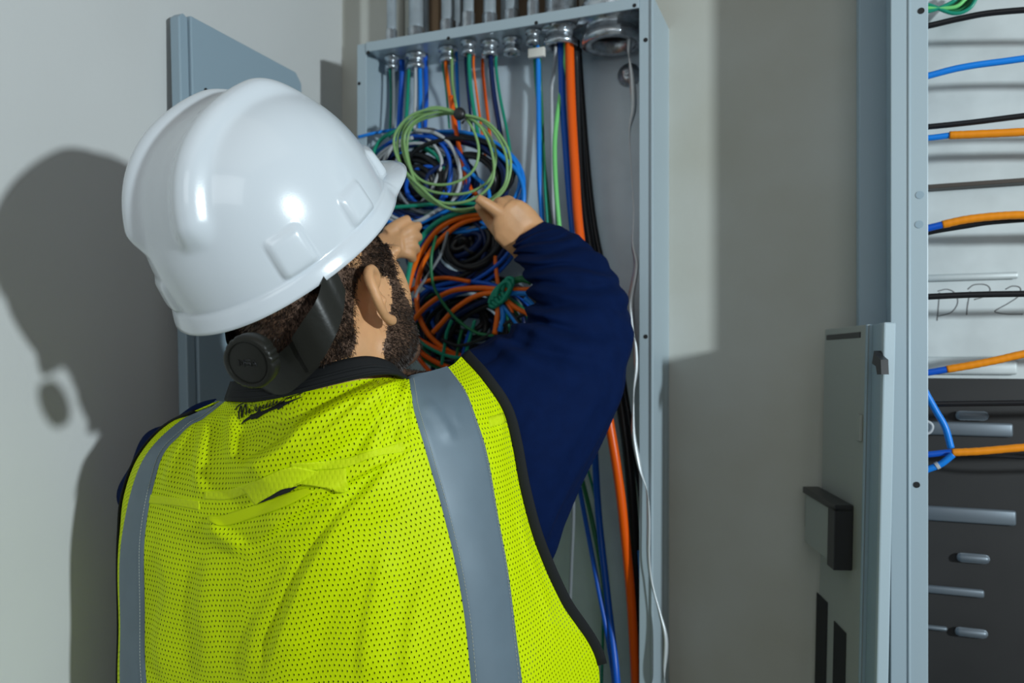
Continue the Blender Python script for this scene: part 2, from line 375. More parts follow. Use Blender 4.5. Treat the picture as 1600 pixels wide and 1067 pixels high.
# latch box
def latchbox(p0, p1, depth, name, m, parent):
    a = cpix(*p0); b = cpix(*p1); s0, s1 = sorted((a[0], b[0])); z0, z1 = sorted((a[1], b[1]))
    return cslab(s0, s1, z0, z1, .0005, depth, name, m, parent, .0015)
lb = latchbox((1281, 770), (1323, 880), .022, 'latch_box', M['coverpaint'], rc)
a = cpix(1284, 770); b = cpix(1323, 880)
s0, s1 = min(a[0], b[0]), max(a[0], b[0]); z0, z1 = min(a[1], b[1]), max(a[1], b[1])
cslab(s1-.02, s1+.10, z0-.004, z1+.004, .001, .026, 'latch_rim', M['blk'], lb, .001)
cslab(s0-.05, s1+.10, z1-.002, z1+.008, .001, .026, 'latch_rim', M['blk'], lb, .001)
cslab(s0-.10, s0-.02, z0+.02, z1-.002, .001, .018, 'latch_rim', M['blk'], lb, .001)
for p0, p1 in (((1277, 925), (1290, 1120)), ((1304, 970), (1320, 1120))):
    a = cpix(*p0); b = cpix(*p1)
    cslab(a[0], b[0], b[1]-.2, a[1], .0002, .0012, 'breaker_slot', M['dark'], rc, 0)
# ------------------------------------------------------------------ wires
def wpts(pl, n=8): # pl: (px,py,Y)
    return [W(x, y, Y) for x, y, Y in cr(pl, n)]
def wire(pl, r, col, label=None, parent=None, Y=None, name='wire', seg=8, n=10, group=None):
    pl = [(p[0], p[1], Y) if len(p) == 2 else p for p in pl]
    if pl[-1][1] >= 1090: pl = pl+[(pl[-1][0]+2, 1300, pl[-1][2]), (pl[-1][0]+1, 1395, 1.31)]
    mb = MB(); mb.tube(wpts(pl, seg), r, n)
    o = mb.build(name, WM[col], parent)
    if parent is None: tag(o, label, 'wire', group or 'wires inside the open panel')
    return o
# straight runs dropping out of the conduits
RUN = [
 ('grey', [(614,100,1.315),(615,150,1.31),(614,215,1.30)], .0030, 'grey-white wire dropping from the leftmost conduit'),
 ('teal', [(609,100,1.316),(611,150,1.315),(609,215,1.305)], .0022, 'thin teal wire left of the grey-white one at the leftmost conduit'),
 ('blue', [(628,114,1.33),(626,160,1.33),(622,225,1.31)], .0056, 'thick blue wire second cable from the left in the panel'),
 ('teal', [(639,110,1.325),(637,150,1.32),(633,215,1.30)], .0036, 'teal wire beside the thick blue one at upper left of the panel'),
 ('white', [(649,98,1.32),(649,150,1.315),(647,215,1.30)], .0030, 'pale grey wire dropping from the second conduit'),
 ('sky', [(656,106,1.325),(657,160,1.32),(655,220,1.30)], .0040, 'bright blue wire left one of the blue pair under the second conduit'),
 ('blue', [(665,106,1.33),(666,160,1.325),(662,220,1.31)], .0044, 'blue wire right one of the blue pair under the second conduit'),
 ('orange', [(697,105,1.315),(701,140,1.31),(708,190,1.30),(716,250,1.29),(730,300,1.27)], .0034, 'orange wire running down through the pale green coil'),
 ('teal', [(692,105,1.32),(697,140,1.32),(702,200,1.30)], .0020, 'thin dark teal wire left of the orange one under the third conduit'),
 ('lime', [(706,90,1.31),(707,130,1.29),(713,168,1.24)], .0026, 'pale green wire coming down to the tied green coil'),
 ('sky', [(713,90,1.325),(715,140,1.32),(717,200,1.31),(720,240,1.30)], .0034, 'bright blue wire just right of the pale green one at the third conduit'),
 ('teal', [(733,105,1.30),(737,150,1.295),(745,200,1.29),(752,250,1.28)], .0036, 'teal wire dropping from the fourth conduit'),
 ('navy', [(728,105,1.31),(732,150,1.31),(738,210,1.30)], .0030, 'dark blue wire left of the teal one at the fourth conduit'),
 ('orange', [(740,105,1.31),(744,140,1.32),(752,200,1.32),(760,260,1.31)], .0022, 'thin orange wire right of the teal one at the fourth conduit'),
 ('navy', [(767,100,1.32),(772,150,1.32),(782,210,1.31),(790,260,1.30)], .0046, 'dark navy wire dropping from the fifth conduit'),
 ('teal', [(775,105,1.325),(781,150,1.32),(793,210,1.30),(800,262,1.28)], .0028, 'thin teal wire right of the navy one at the fifth conduit'),
 ('dorange', [(754,112,1.35),(757,140,1.35),(763,190,1.345),(768,240,1.33)], .0030, 'dull orange wire hanging behind between fourth and fifth conduits'),
 ('sky', [(841,92,1.30),(842,200,1.30),(843,280,1.30),(846,330,1.305),(852,420,1.31)], .0044, 'bright blue wire hanging from the white square clamp'),
 ('green', [(843,92,1.30),(844,125,1.308),(846,160,1.315),(850,250,1.32),(858,330,1.32),(870,420,1.32)], .0030, 'dark green wire just behind the bright blue one under the white clamp'),
 ('teal', [(835,92,1.31),(838,140,1.315),(846,220,1.31),(854,330,1.31),(862,420,1.32)], .0024, 'thin teal wire left of the bright blue one under the white clamp'),
 ('white', [(868,84,1.315),(864,120,1.34),(862,150,1.35),(863,250,1.345),(865,380,1.33)], .0032, 'grey wire hanging left of the light green one'),
 ('lgreen', [(884,86,1.312),(880,125,1.318),(873,165,1.31),(867,220,1.295),(868,280,1.285),(873,345,1.285),(884,450,1.29)], .0040, 'light green wire slanting down beside the thick blue cable'),
 ('blue', [(877,84,1.315),(879,160,1.315),(884,230,1.31),(892,330,1.30),(905,450,1.31),(925,640,1.33),(935,800,1.33),(950,940,1.30),(965,1090,1.26)], .0060, 'dark blue cable left of the thick orange one, running the whole panel'),
 ('dorange', [(890,84,1.305),(893,170,1.30),(898,260,1.29),(905,360,1.28),(925,500,1.27),(952,660,1.26),(968,760,1.26),(983,900,1.27),(990,1000,1.275),(994,1100,1.275)], .0078, 'thick orange cable running the full height of the panel'),
 ('black', [(899,84,1.325),(904,200,1.33),(914,330,1.33),(940,480,1.33),(968,620,1.31),(984,740,1.30),(992,860,1.30),(996,980,1.30),(1000,1100,1.30)], .0085, 'thick black cable right of the thick orange one'),
 ('black', [(905,100,1.345),(925,330,1.35),(955,480,1.345),(980,640,1.33),(1003,780,1.31),(1004,900,1.31),(1006,1100,1.31)], .0060, 'thinner black cable rightmost in the lower panel'),
 ('sky', [(1001,860,1.285),(1005,920,1.28),(1011,1000,1.275),(1016,1100,1.27)], .0055, 'bright blue cable at the lower right corner of the panel'),
 ('green', [(906,735,1.34),(922,800,1.34),(938,880,1.33),(952,980,1.33),(966,1100,1.33)], .0040, 'green wire next to the blue cable low behind the elbow'),
 ('teal', [(910,705,1.35),(930,780,1.35),(940,870,1.35),(942,980,1.35),(940,1100,1.35)], .0024, 'thin dark teal wire low in the panel behind the elbow'),
 ('blue', [(903,750,1.31),(918,830,1.31),(935,920,1.30),(950,1000,1.285),(962,1100,1.27)], .0040, 'blue wire left of the green one low behind the elbow'),
 ('grey', [(895,740,1.30),(896,800,1.30),(893,880,1.30),(890,957,1.30)], .0030, 'short grey wire end hanging in the lower panel left of the blue cable'),
]
for col, pl, r, lb in RUN:
    x0_, y0_, Y0_ = pl[0]
    if y0_ < 118: pl = [(x0_, y0_-20, Y0_)]+pl       # up into its bushing
    wire(pl, r, col, lb, seg=7)
# silver pull tape from the widest conduit
pl = [(984,48,1.30),(983,90,1.30),(988,130,1.30),(990,170,1.29),(984,205,1.285),(986,260,1.28),(990,330,1.27),(988,380,1.27),(994,415,1.265),(986,470,1.26),(990,520,1.255),(994,570,1.25),(990,620,1.248),(990,680,1.245),(1000,730,1.243),(1010,765,1.24),(1013,810,1.24),(1013,870,1.24),(1018,910,1.24),(1030,955,1.235),(1040,1000,1.23),(1038,1060,1.23),(1036,1100,1.23)]
pts = wpts(pl, 8); R = []
for i, p in enumerate(pts):
    a = i*.11+math.sin(i*.07)*1.4; wd_ = .0052*(.35+.65*abs(math.sin(i*.06+.5)))
    dx = V((math.cos(a), math.sin(a)*.6, 0)).normalized()*wd_; dn = V((-dx.y, dx.x, 0)).normalized()*.0009
    R.append([p-dx, p+dn, p+dx, p-dn])
mb = MB(); mb.rings(R); tag(mb.build('pull_tape', WM['silver']), 'twisted silver pull tape hanging from the widest conduit along the right flange', 'pull tape')
# coils ---------------------------------------------------------------
def loop(L, R_, T, B, Y, Yv=.01, ph=0, n=40, rot=0, sq=1.0):
    cx, cy, rx, ry = (L+R_)/2, (T+B)/2, (R_-L)/2, (B-T)/2; out = []
    for k in range(n+1):
        a = 2*math.pi*k/n+ph; x = math.cos(a)*rx; y = math.sin(a)*ry
        out.append(W(cx+x*math.cos(rot)-y*math.sin(rot), cy+x*math.sin(rot)+y*math.cos(rot), Y+Yv*math.sin(a*1.0+ph*3)))
    return out
def coil(loops, r, col, parent, name='wire', label=None):
    mb = MB()
    for l in loops: mb.tube(l, r, 8, cap=False)
    o = mb.build(name, WM[col], parent)
    if label: o['label'] = label
    return o
def through(pl, Y, closed=True, n=8): return [W(x, y, q) for x, y, q in cr([(p[0], p[1], (p[2] if len(p) > 2 else Y)) for p in pl], n, closed)]
gc = thing('wire_coil', W(706, 325, 1.215), 'pale green wire coil tied with black tape held by the hand', 'wire coil')
G = [[(718,178),(760,190),(790,225),(798,262),(785,300),(750,322),(700,325),(655,290),(625,255),(616,215),(640,182),(680,170)],
     [(718,178),(748,195),(768,235),(770,280),(745,308),(700,318),(660,300),(640,260),(632,215),(650,188),(685,175)],
     [(718,178),(738,200),(748,235),(738,268),(705,287),(665,285),(640,262),(628,225),(638,192),(675,168)],
     [(718,180),(752,188),(778,215),(792,250),(788,290),(760,315),(725,330),(690,322),(660,305),(640,280),(622,240),(628,200),(668,176)],
     [(716,180),(755,200),(775,240),(765,280),(735,300),(700,303),(665,295),(645,270),(636,230),(646,195),(685,180)]]
coil([through(g, 1.215+.004*i) + [through(g, 1.215+.004*i)[0]] for i, g in enumerate(G)], .0024, 'lime', gc)
p = W(718, 178, 1.212); mb = MB(); mb.sphere(p, (.011, .008, .011), 8); mb.tube([p+V((.004, 0, .002)), p+V((.012, -.002, -.010)), p+V((.006, -.004, -.018))], .002, 6); mb.build('tape_band', M['blk'], gc)
bc = thing('wire_bundle', W(650, 350, 1.28), 'coiled bundle of blue, grey and teal wires behind the pale green coil', 'wire bundle')
def rl(cx, cy, rx, ry, Y, jit=6):
    j = lambda s: random.uniform(-s, s)
    return loop(cx-rx+j(jit), cx+rx+j(jit), cy-ry+j(jit), cy+ry+j(jit), Y+j(.008), .012, ph=j(3))
for col, r, k, (cx, cy, rx, ry) in (('blue', .0036, 4, (655,282,78,64)), ('white', .0030, 3, (650,285,72,62)), ('teal', .0028, 4, (640,285,62,62)), ('sky', .0034, 3, (705,285,108,76)),
                                    ('navy', .0040, 5, (690,280,100,66)), ('black', .0040, 4, (720,270,84,52)), ('grey', .0026, 2, (668,272,50,66)), ('black', .0050, 5, (645,282,46,36)), ('navy', .0046, 4, (700,284,40,32)), ('black', .0050, 3, (650,284,24,20)), ('blue', .0036, 2, (665,290,36,30)), ('black', .0048, 4, (735,285,44,40))):  # inner black and navy turns added to darken the coil's centre
    coil([rl(cx, cy, rx, ry, 1.275) for _ in range(k)], r, col, bc, label=col.replace('sky', 'bright blue').replace('white', 'grey-white')+' wire turns')
wire([(560,214,1.245),(585,208,1.25),(615,203,1.28),(640,202,1.30)], .0028, 'sky', 'bright blue wire end poking out left over the panel flange')
# thicker arcs in front, as seen between the pale green turns
ARC = [('white', [(648,203),(680,208),(705,228),(718,262),(718,290),(705,318),(690,338)], .0034, 1.255, 'grey-white wire arc seen inside the pale green coil'),
       ('white', [(650,205),(676,224),(690,250),(684,275),(672,300),(655,320)], .0028, 1.262, 'thinner grey-white arc left inside the pale green coil'),
       ('blue', [(660,203),(688,222),(703,250),(703,280),(695,300),(680,330)], .0040, 1.26, 'blue wire arc inside the pale green coil'),
       ('sky', [(770,232),(790,250),(808,268),(818,295),(816,330),(806,360)], .0040, 1.25, 'bright blue wire arching over the back of the right hand'),
       ('sky', [(724,262),(745,278),(762,296),(766,320)], .0036, 1.255, 'short bright blue arc above the index finger'),
       ('teal', [(575,262),(592,222),(620,204),(645,202)], .0036, 1.255, 'teal wire arc leftmost behind the pale green coil'),
       ('white', [(596,262),(606,240),(622,222),(645,215)], .0034, 1.25, 'grey-white wire arc left behind the pale green coil'),
       ('sky', [(600,345),(640,352),(680,338),(710,322),(735,300)], .0036, 1.25, 'bright blue wire under the pale green coil beside the hat brim'),
       ('white', [(622,352),(655,345),(690,325),(715,318)], .0036, 1.245, 'grey-white wire under the pale green coil beside the hat brim'),
       ('teal', [(600,325),(640,322),(690,318),(735,318),(760,322)], .0034, 1.24, 'teal wire under the pale green coil'),
       ('dorange', [(705,150),(712,200),(722,250),(733,290),(745,305)], .0040, 1.262, 'deep orange wire passing behind the pale green coil to the finger')]
for col, pl, r, Y, lb in ARC: wire(pl, r, col, lb, Y=Y)
# middle coil under the hand
def tilt(cx, cy, rx, ry):
    j = lambda q: random.uniform(-q, q)
    rx, ry, cx, cy, Y0, ph = max(6, rx+j(9)), max(5, ry+j(9)), cx+j(4), cy+j(4), 1.27+j(.012), j(3); out = []
    for q in range(41):
        a = 2*math.pi*q/40; x, y = rx*math.cos(a), ry*math.sin(a); c_, s_ = math.cos(-.6), math.sin(-.6)
        out.append(W(cx+x*c_-y*s_, cy+x*s_+y*c_, Y0+.006*math.sin(a+ph)))
    return out
mc = thing('wire_bundle', W(700, 450, 1.27), 'thick dark blue and black cable loops just under the right hand', 'wire bundle')
for col, r, k, (cx, cy, rx, ry) in (('navy', .0050, 6, (735,378,66,46)), ('black', .0052, 6, (722,385,74,50)), ('black', .0055, 4, (735,380,44,28)), ('navy', .0055, 4, (728,384,30,20)), ('grey', .0045, 2, (738,380,36,24)), ('black', .0055, 3, (725,382,18,10)), ('black', .0060, 4, (727,381,8,6)), ('grey', .0040, 2, (745,372,52,42)), ('blue', .0036, 2, (730,385,84,56)), ('navy', .0045, 3, (700,395,60,52))):
    coil([tilt(cx, cy, rx, ry) for _ in range(k)],
         r, col, mc, label={'navy': 'dark blue', 'grey': 'grey', 'blue': 'blue', 'black': 'black'}[col]+' cable turns')
ARC2 = [('teal', [(765,326),(720,332),(680,350),(650,385),(638,430),(630,480)], .0046, 1.235, 'thick teal wire arching from the hand down behind the cheek'),
        ('orange', [(768,334),(725,338),(685,358),(655,400),(640,440),(632,500)], .0048, 1.24, 'upper orange wire arching from the hand down behind the cheek'),
        ('orange', [(762,336),(715,352),(675,390),(655,430),(652,480),(668,520),(700,548),(735,560)], .0046, 1.245, 'orange wire looping from the hand round to the lower coil'),
        ('white', [(700,352),(668,376),(652,404),(645,430)], .0026, 1.243, 'thin grey-white arc between the two orange arcs'),
        ('green', [(682,368),(674,400),(676,440),(690,470),(715,500),(745,520),(772,524)], .0028, 1.225, 'thin green wire curving down across the lower coil'),
        ('grey', [(700,362),(690,395),(672,425),(655,450),(648,465)], .0026, 1.23, 'thin grey wire end crossing the loops under the hand'),
        ('orange', [(774,400),(775,420),(778,445)], .0036, 1.26, 'short orange wire running up from the green tie'),
        ('orange', [(640,455),(665,440),(695,434),(735,440)], .0036, 1.25, 'orange wire flat arc leftmost above the lower coil'),
        ('blue', [(645,470),(675,450),(715,440),(755,442),(778,448)], .0040, 1.255, 'blue wire arc reaching the green tie from above')]
for col, pl, r, Y, lb in ARC2: wire(pl, r, col, lb, Y=Y)
lc_ = thing('wire_bundle', W(785, 470, 1.24), 'orange, blue and green wires fanning out of a green tie', 'wire bundle')
def child(col, pl, r, Y): 
    mb = MB(); mb.tube(through(pl, Y, False), r, 9); return mb.build('wire', WM[col], lc_)
child('orange', [(782,452),(745,450),(705,455),(670,475),(645,502),(640,520)], .0046, 1.235)
child('orange', [(782,456),(745,462),(712,482),(690,505),(676,520)], .0044, 1.232)
child('dorange', [(640,505),(648,525),(672,540),(700,552),(720,558)], .0044, 1.238)
child('dorange', [(640,525),(655,548),(680,565),(720,582)], .0044, 1.235)
child('dorange', [(645,540),(658,565),(690,600)], .0040, 1.236)
child('blue', [(780,450),(740,452),(700,464),(665,485),(640,510)], .0042, 1.25)
child('navy', [(780,462),(740,478),(700,505),(680,540),(676,590)], .0046, 1.25)
child('black', [(780,470),(735,490),(705,520),(690,560),(688,610)], .0044, 1.255)
child('black', [(700,470),(670,500),(668,540),(700,560),(740,540)], .0044, 1.262)
child('teal', [(645,520),(665,540),(700,556),(740,560)], .0030, 1.23)
child('green', [(640,535),(660,560),(690,575),(730,570)], .0030, 1.24)
child('teal', [(706,500),(698,520),(694,545),(690,570)], .0030, 1.23)
child('teal', [(742,500),(735,525),(728,550)], .0030, 1.23)
child('green', [(722,515),(716,540),(712,570)], .0028, 1.235)
child('blue', [(735,515),(728,535),(722,560)], .0034, 1.24)
child('black', [(690,530),(715,540),(750,530),(800,500),(845,480)], .0030, 1.225)
stub = [('orange', [(788,452),(810,452),(834,452)], .0040), ('sky', [(785,460),(805,458),(835,459)], .0046), ('orange', [(788,466),(805,480),(828,492)], .0042),
        ('sky', [(780,470),(795,488),(810,508)], .0044), ('orange', [(784,468),(796,480),(804,500)], .0036), ('orange', [(778,474),(777,495),(773,522)], .0046),
        ('sky', [(783,474),(786,495),(781,518)], .0044), ('sky', [(820,466),(828,472),(836,482)], .0046), ('green', [(795,442),(815,436),(830,440)], .0060), ('black', [(785,468),(800,490),(815,510)], .0040)]
for col, pl, r in stub: child(col, pl, r, 1.225)
mb = MB()
for k in range(5):
    mb.tube(through([(765+k*5, 474-k*5), (772+k*5, 456-k*5), (785+k*4, 444-k*2), (796+k*1, 450-k), (788+k, 464), (773+k*4, 479-k*3)], 1.218-.003*(k%3), True), .0036, 8, cap=False)
mb.build('green_tie', WM['teal'], lc_)
p = thing('wire_bundle', W(735, 620, 1.32), 'tangle of dark wires at the bottom of the lower coil behind the shoulder', 'wire bundle')
for col, r, k, e in (('black', .0050, 6, (740,505,60,44)), ('navy', .0050, 4, (735,512,40,30)), ('black', .0055, 3, (730,505,24,18)), ('black', .0045, 5, (745,505,95,70)), ('navy', .0045, 4, (740,510,88,66)), ('green', .0032, 3, (730,515,86,60)), ('teal', .0026, 2, (722,520,80,62)), ('blue', .0036, 2, (745,500,80,60))):
    coil([rl(*e, 1.30, 12) for _ in range(k)], r, col, p)
# ------------------------------------------------------------------ cables in the right cabinet
def ext(pl): return pl+[(1900, pl[-1][1]-3), (2290, pl[-1][1]+6)] if pl[-1][0] >= 1680 else pl
def cable(parts, label, cat='cable', name='cable', par=None):
    root = par or thing(name, W(parts[0][0][0][0], parts[0][0][0][1], parts[0][3]), label, cat, 'cables in the right cabinet')
    for pl, r, col, Y, nm in parts:
        pts = through(ext(pl), Y, False, 14)
        if nm == 'tape_wrap':
            rr = [r*(1+.07*((i*.23) % 1.0)) for i in range(len(pts))]
            MB().tube(pts, rr, 14).build(nm, WM[col], root)
        else: MB().tube(pts, r, 12).build(nm, WM[col], root)
    return root
YI = 1.262
def one(pl, r, col, Y, label):
    pts = through(ext(pl), Y, False, 12); tag(MB().tube(pts, r, 12).build('cable', WM[col]), label, 'cable', 'cables in the right cabinet')
one([(1420,44),(1452,40),(1500,29),(1560,19),(1680,12)], .0042, 'black', YI, 'topmost black cable in the right cabinet, under the green bundle')
one([(1420,126),(1452,118),(1500,106),(1560,97),(1680,84)], .0046, 'sky', YI, 'bare bright blue cable near the top of the right cabinet')
one([(1420,200),(1452,198),(1520,191),(1600,181),(1680,172)], .0040, 'black', YI, 'black cable just above the topmost orange-taped cable')
cable([([(1420,217),(1452,215.5),(1484,211.5)], .0042, 'sky', YI, 'insulation'), ([(1483,211.5),(1520,210),(1600,206),(1680,200)], .0054, 'tape', YI, 'tape_wrap')], 'topmost orange-taped cable in the right cabinet with blue end')
cable([([(1420,364),(1452,356),(1473,351)], .0050, 'blue', YI, 'insulation'), ([(1472,351),(1510,343),(1555,338),(1600,336),(1680,338)], .0054, 'tape', YI, 'tape_wrap')], 'orange-taped cable lying on a black one above the handwriting')
one([(1420,372),(1452,362),(1510,352),(1560,345),(1680,338)], .0048, 'black', YI+.012, 'black cable tucked under the orange-taped cable above the handwriting')
one([(1420,465),(1452,463.5),(1520,460.5),(1600,459),(1680,458)], .0044, 'black', YI, 'black cable crossing the handwritten letters')
cable([([(1420,585),(1450,582),(1480,577)], .0048, 'blue', YI, 'insulation'), ([(1479,577),(1520,570),(1560,562),(1600,553),(1680,538)], .0052, 'tape', YI, 'tape_wrap')], 'orange-taped cable rising to the right below the handwriting')
one([(1420,632),(1450,631),(1520,630),(1600,629),(1680,627)], .0044, 'black', YI, 'black cable between the two lowest orange-taped cables')
cable([([(1420,712),(1450,710),(1489,706)], .0044, 'blue', YI, 'insulation'), ([(1487,707),(1530,705),(1600,699),(1680,694)], .0052, 'tape', YI, 'tape_wrap')], 'lowest orange-taped cable in the right cabinet')
one([(1500,711),(1550,712),(1600,715),(1680,722)], .0024, 'black', YI+.02, 'thin black wire under the lowest orange-taped cable')
one([(1440,600),(1449,618),(1463,643),(1477,668),(1486,700)], .0046, 'sky', YI-.012, 'blue cable slanting down to the lowest taped cable')
cable([([(1420,745),(1448,734),(1470,725),(1489,710)], .0046, 'sky', YI-.008, 'insulation'), ([(1462,728.5),(1467,726)], .0054, 'white', YI-.008, 'white_marker')], 'blue cable with a white marker band below the lowest taped cable')
mb = MB(); mb.tube(through([(1436,655),(1452,660),(1457,667),(1452,676),(1436,680)], YI+.03, False), .0022, 8); tag(mb.build('cable', WM['white']), 'white cable loop peeking from behind the cabinet flange', 'cable')
gb = thing('wire_bundle', W(1480, 20, 1.33), 'bundle of green wires at the top corner of the right cabinet', 'wire bundle')
for k in range(7):
    mb = MB(); mb.tube(through([(1420, 2+k*2.6), (1452, 8+k*1.6), (1490, 21-k*3.2), (1516-k*3, 12-k*4), (1530-k*4, -14)], 1.33+.006*(k % 3), False), .0028, 8)
    mb.build('wire', WM[['teal', 'green', 'green', 'lgreen', 'green', 'brown', 'teal'][k]], gb)
# ================================================================== the worker
def K(a, d, z): return V((CO*a-SI*d, SI*a+CO*d, EYE+z))    # camera-aligned metres -> world
def Kd(a, d, z): return V((CO*a-SI*d, SI*a+CO*d, z))        # direction
def basis(th, al, ro):
    th, al, ro = map(math.radians, (th, al, ro))
    r0 = np.array([math.cos(th), -math.sin(th), 0]); f = np.array([math.cos(al)*math.sin(th), math.cos(al)*math.cos(th), math.sin(al)])
    u0 = np.array([-math.sin(al)*math.sin(th), -math.sin(al)*math.cos(th), math.cos(al)])
    r = r0*math.cos(ro)+u0*math.sin(ro); u = u0*math.cos(ro)-r0*math.sin(ro)
    return [Kd(*q) for q in (r, f, u)]
HR, HF, HU = basis(31, 26, 11)                               # head frame
HC = P(591, 466, .825)-HR*.080+HU*.006+HF*.006
def H(x, y, z): return HC+HR*x+HF*y+HU*z
man = thing('person', (P(480, 700, .95).x, P(480, 700, .95).y, 0), 'person in a yellow safety vest and navy shirt, seen from behind, reaching into the panel', 'person')
M['skin'] = mat('skin', (.72, .38, .18), .5, bump=.12, bscale=350, var=.12, vscale=40, sss=.12)
M['hair'] = mat('dark_brown_hair', (.036, .021, .014), .5, var=.6, vscale=90)
M['stubble'] = mat('shaved_scalp', (.16, .085, .05), .6, var=.35, vscale=120)
# ---- body core: ellipsoids and limbs fused into one skin by a voxel remesh
B = MB()
def ell(c, r, frame=None):
    e = MB().sphere((0, 0, 0), r, 14); X, Y_, Z = frame or (HR, HF, HU)
    B.add([V(c)+X*p[0]+Y_*p[1]+Z*p[2] for p in e.v], e.f)
def hell(x, y, z, rx, ry, rz): ell(H(x, y, z), (rx, ry, rz))
hell(0, -.008, .042, .076, .098, .080)
hell(0, -.035, .005, .069, .068, .062)
hell(0, .030, -.015, .064, .064, .082)
hell(0, .030, -.062, .057, .058, .042)
hell(0, .074, -.088, .026, .022, .022)
for s in (-1, 1):
    hell(s*.034, .078, .024, .028, .014, .010); hell(s*.040, .047, -.004, .024, .036, .056)
    hell(s*.031, .079, .006, .013, .012, .011)          # eyeballs under the lids
    hell(s*.048, .012, -.058, .016, .040, .026)          # jaw angle
hell(0, .083, .002, .009, .013, .024); hell(0, .087, -.020, .014, .015, .012)
hell(0, .081, -.050, .023, .012, .007); hell(0, .079, -.060, .020, .012, .008)
# neck
nk = [H(0, -.030, -.01), P(528, 560, .880), P(512, 612, .890), P(505, 680, .91)]
B.tube([tuple(p) for p in cr(nk, 5)], [.062]*8+[.062, .062, .063, .064, .066, .07, .075, .08], 20)
# trapezius / torso core and arms inside the clothes
def limb(pl, rs, n=14):
    pts = cr([tuple(p)+(r,) for p, r in zip(pl, rs)], 5); B.tube([V(p[:3]) for p in pts], [p[3] for p in pts], n)
limb([P(470, 700, .98), P(470, 900, .98), P(480, 1200, .98), P(490, 1400, .98)], [.10, .11, .10, .12], 20)
limb([P(520, 650, .93), P(650, 660, .99), P(745, 640, 1.04)], [.07, .065, .055])
limb([P(480, 700, .95), P(370, 735, 1.0), P(280, 770, 1.03)], [.06, .05, .04])
limb([P(745, 640, 1.04), P(850, 600, 1.09), P(915, 520, 1.15)], [.055, .05, .042])
limb([P(915, 520, 1.15), P(880, 430, 1.22), P(828, 372, 1.275)], [.042, .038, .027])
limb([P(280, 770, 1.03), P(320, 835, 1.09), P(400, 800, 1.155)], [.035, .034, .034])
limb([P(400, 800, 1.155), P(465, 675, 1.21), P(542, 505, 1.238), P(592, 410, 1.235)], [.034, .034, .031, .027])
for s in (-1, 1):   # legs
    hip = P(480+s*85, 1400, .98); hip.z = .96
    kn = hip+V((0, 0, 0))+HF*.02; kn.z = .50; an = hip+V((0, 0, 0)); an.z = .09
    limb([hip, kn, an], [.085, .058, .04])
# right hand ----------------------------------------------------------
def ringpx(i, o, d, tk, n=14):      # ellipse through the two silhouette pixels
    a, b = P(*i, d), P(*o, d); c = (a+b)/2; h = (b-a)/2
    q = (c-V((0, 0, EYE))).normalized()*tk
    return [c+h*math.cos(t)+q*math.sin(t) for t in [2*math.pi*k/n for k in range(n)]]
B.rings([ringpx((808, 410), (862, 362), 1.285, .022), ringpx((799, 398), (850, 346), 1.275, .020), ringpx((784, 386), (838, 330), 1.266, .017), ringpx((772, 374), (828, 320), 1.258, .015),
         ringpx((768, 352), (815, 312), 1.252, .014), ringpx((772, 338), (800, 311), 1.250, .012)])
def finger(pl, rs): limb([P(*p) for p in pl], rs, 10)
finger([(784, 335, 1.250), (768, 324, 1.243), (756, 316, 1.236), (745, 309, 1.232)], [.0118, .0100, .0090, .0072])       # index
finger([(793, 325, 1.252), (781, 317, 1.262), (776, 325, 1.285), (780, 338, 1.292)], [.0105, .0100, .009, .0075])        # middle
finger([(803, 322, 1.254), (793, 314, 1.268), (790, 326, 1.292), (793, 340, 1.296)], [.0105, .0095, .009, .0075])
finger([(813, 326, 1.258), (806, 319, 1.272), (804, 332, 1.292), (806, 345, 1.294)], [.0095, .0085, .008, .007])
finger([(786, 366, 1.262), (772, 352, 1.275), (758, 334, 1.268), (748, 320, 1.252)], [.0140, .0115, .010, .0085])        # thumb
# left hand -----------------------------------------------------------
B.rings([ringpx((590, 425), (575, 375), 1.235, .022), ringpx((604, 412), (594, 364), 1.232, .018), ringpx((622, 405), (612, 360), 1.228, .014), ringpx((633, 397), (628, 362), 1.226, .012)])
for a, b, c in (((628, 366), (642, 358), (655, 352)), ((630, 376), (645, 369), (656, 371)), ((630, 386), (644, 384), (652, 391)), ((628, 394), (640, 397), (645, 406))):
    finger([(*a, 1.228), (*b, 1.233), (*c, 1.250)], [.0095, .0088, .007])
finger([(606, 366, 1.228), (622, 352, 1.232), (640, 342, 1.240)], [.012, .010, .008])
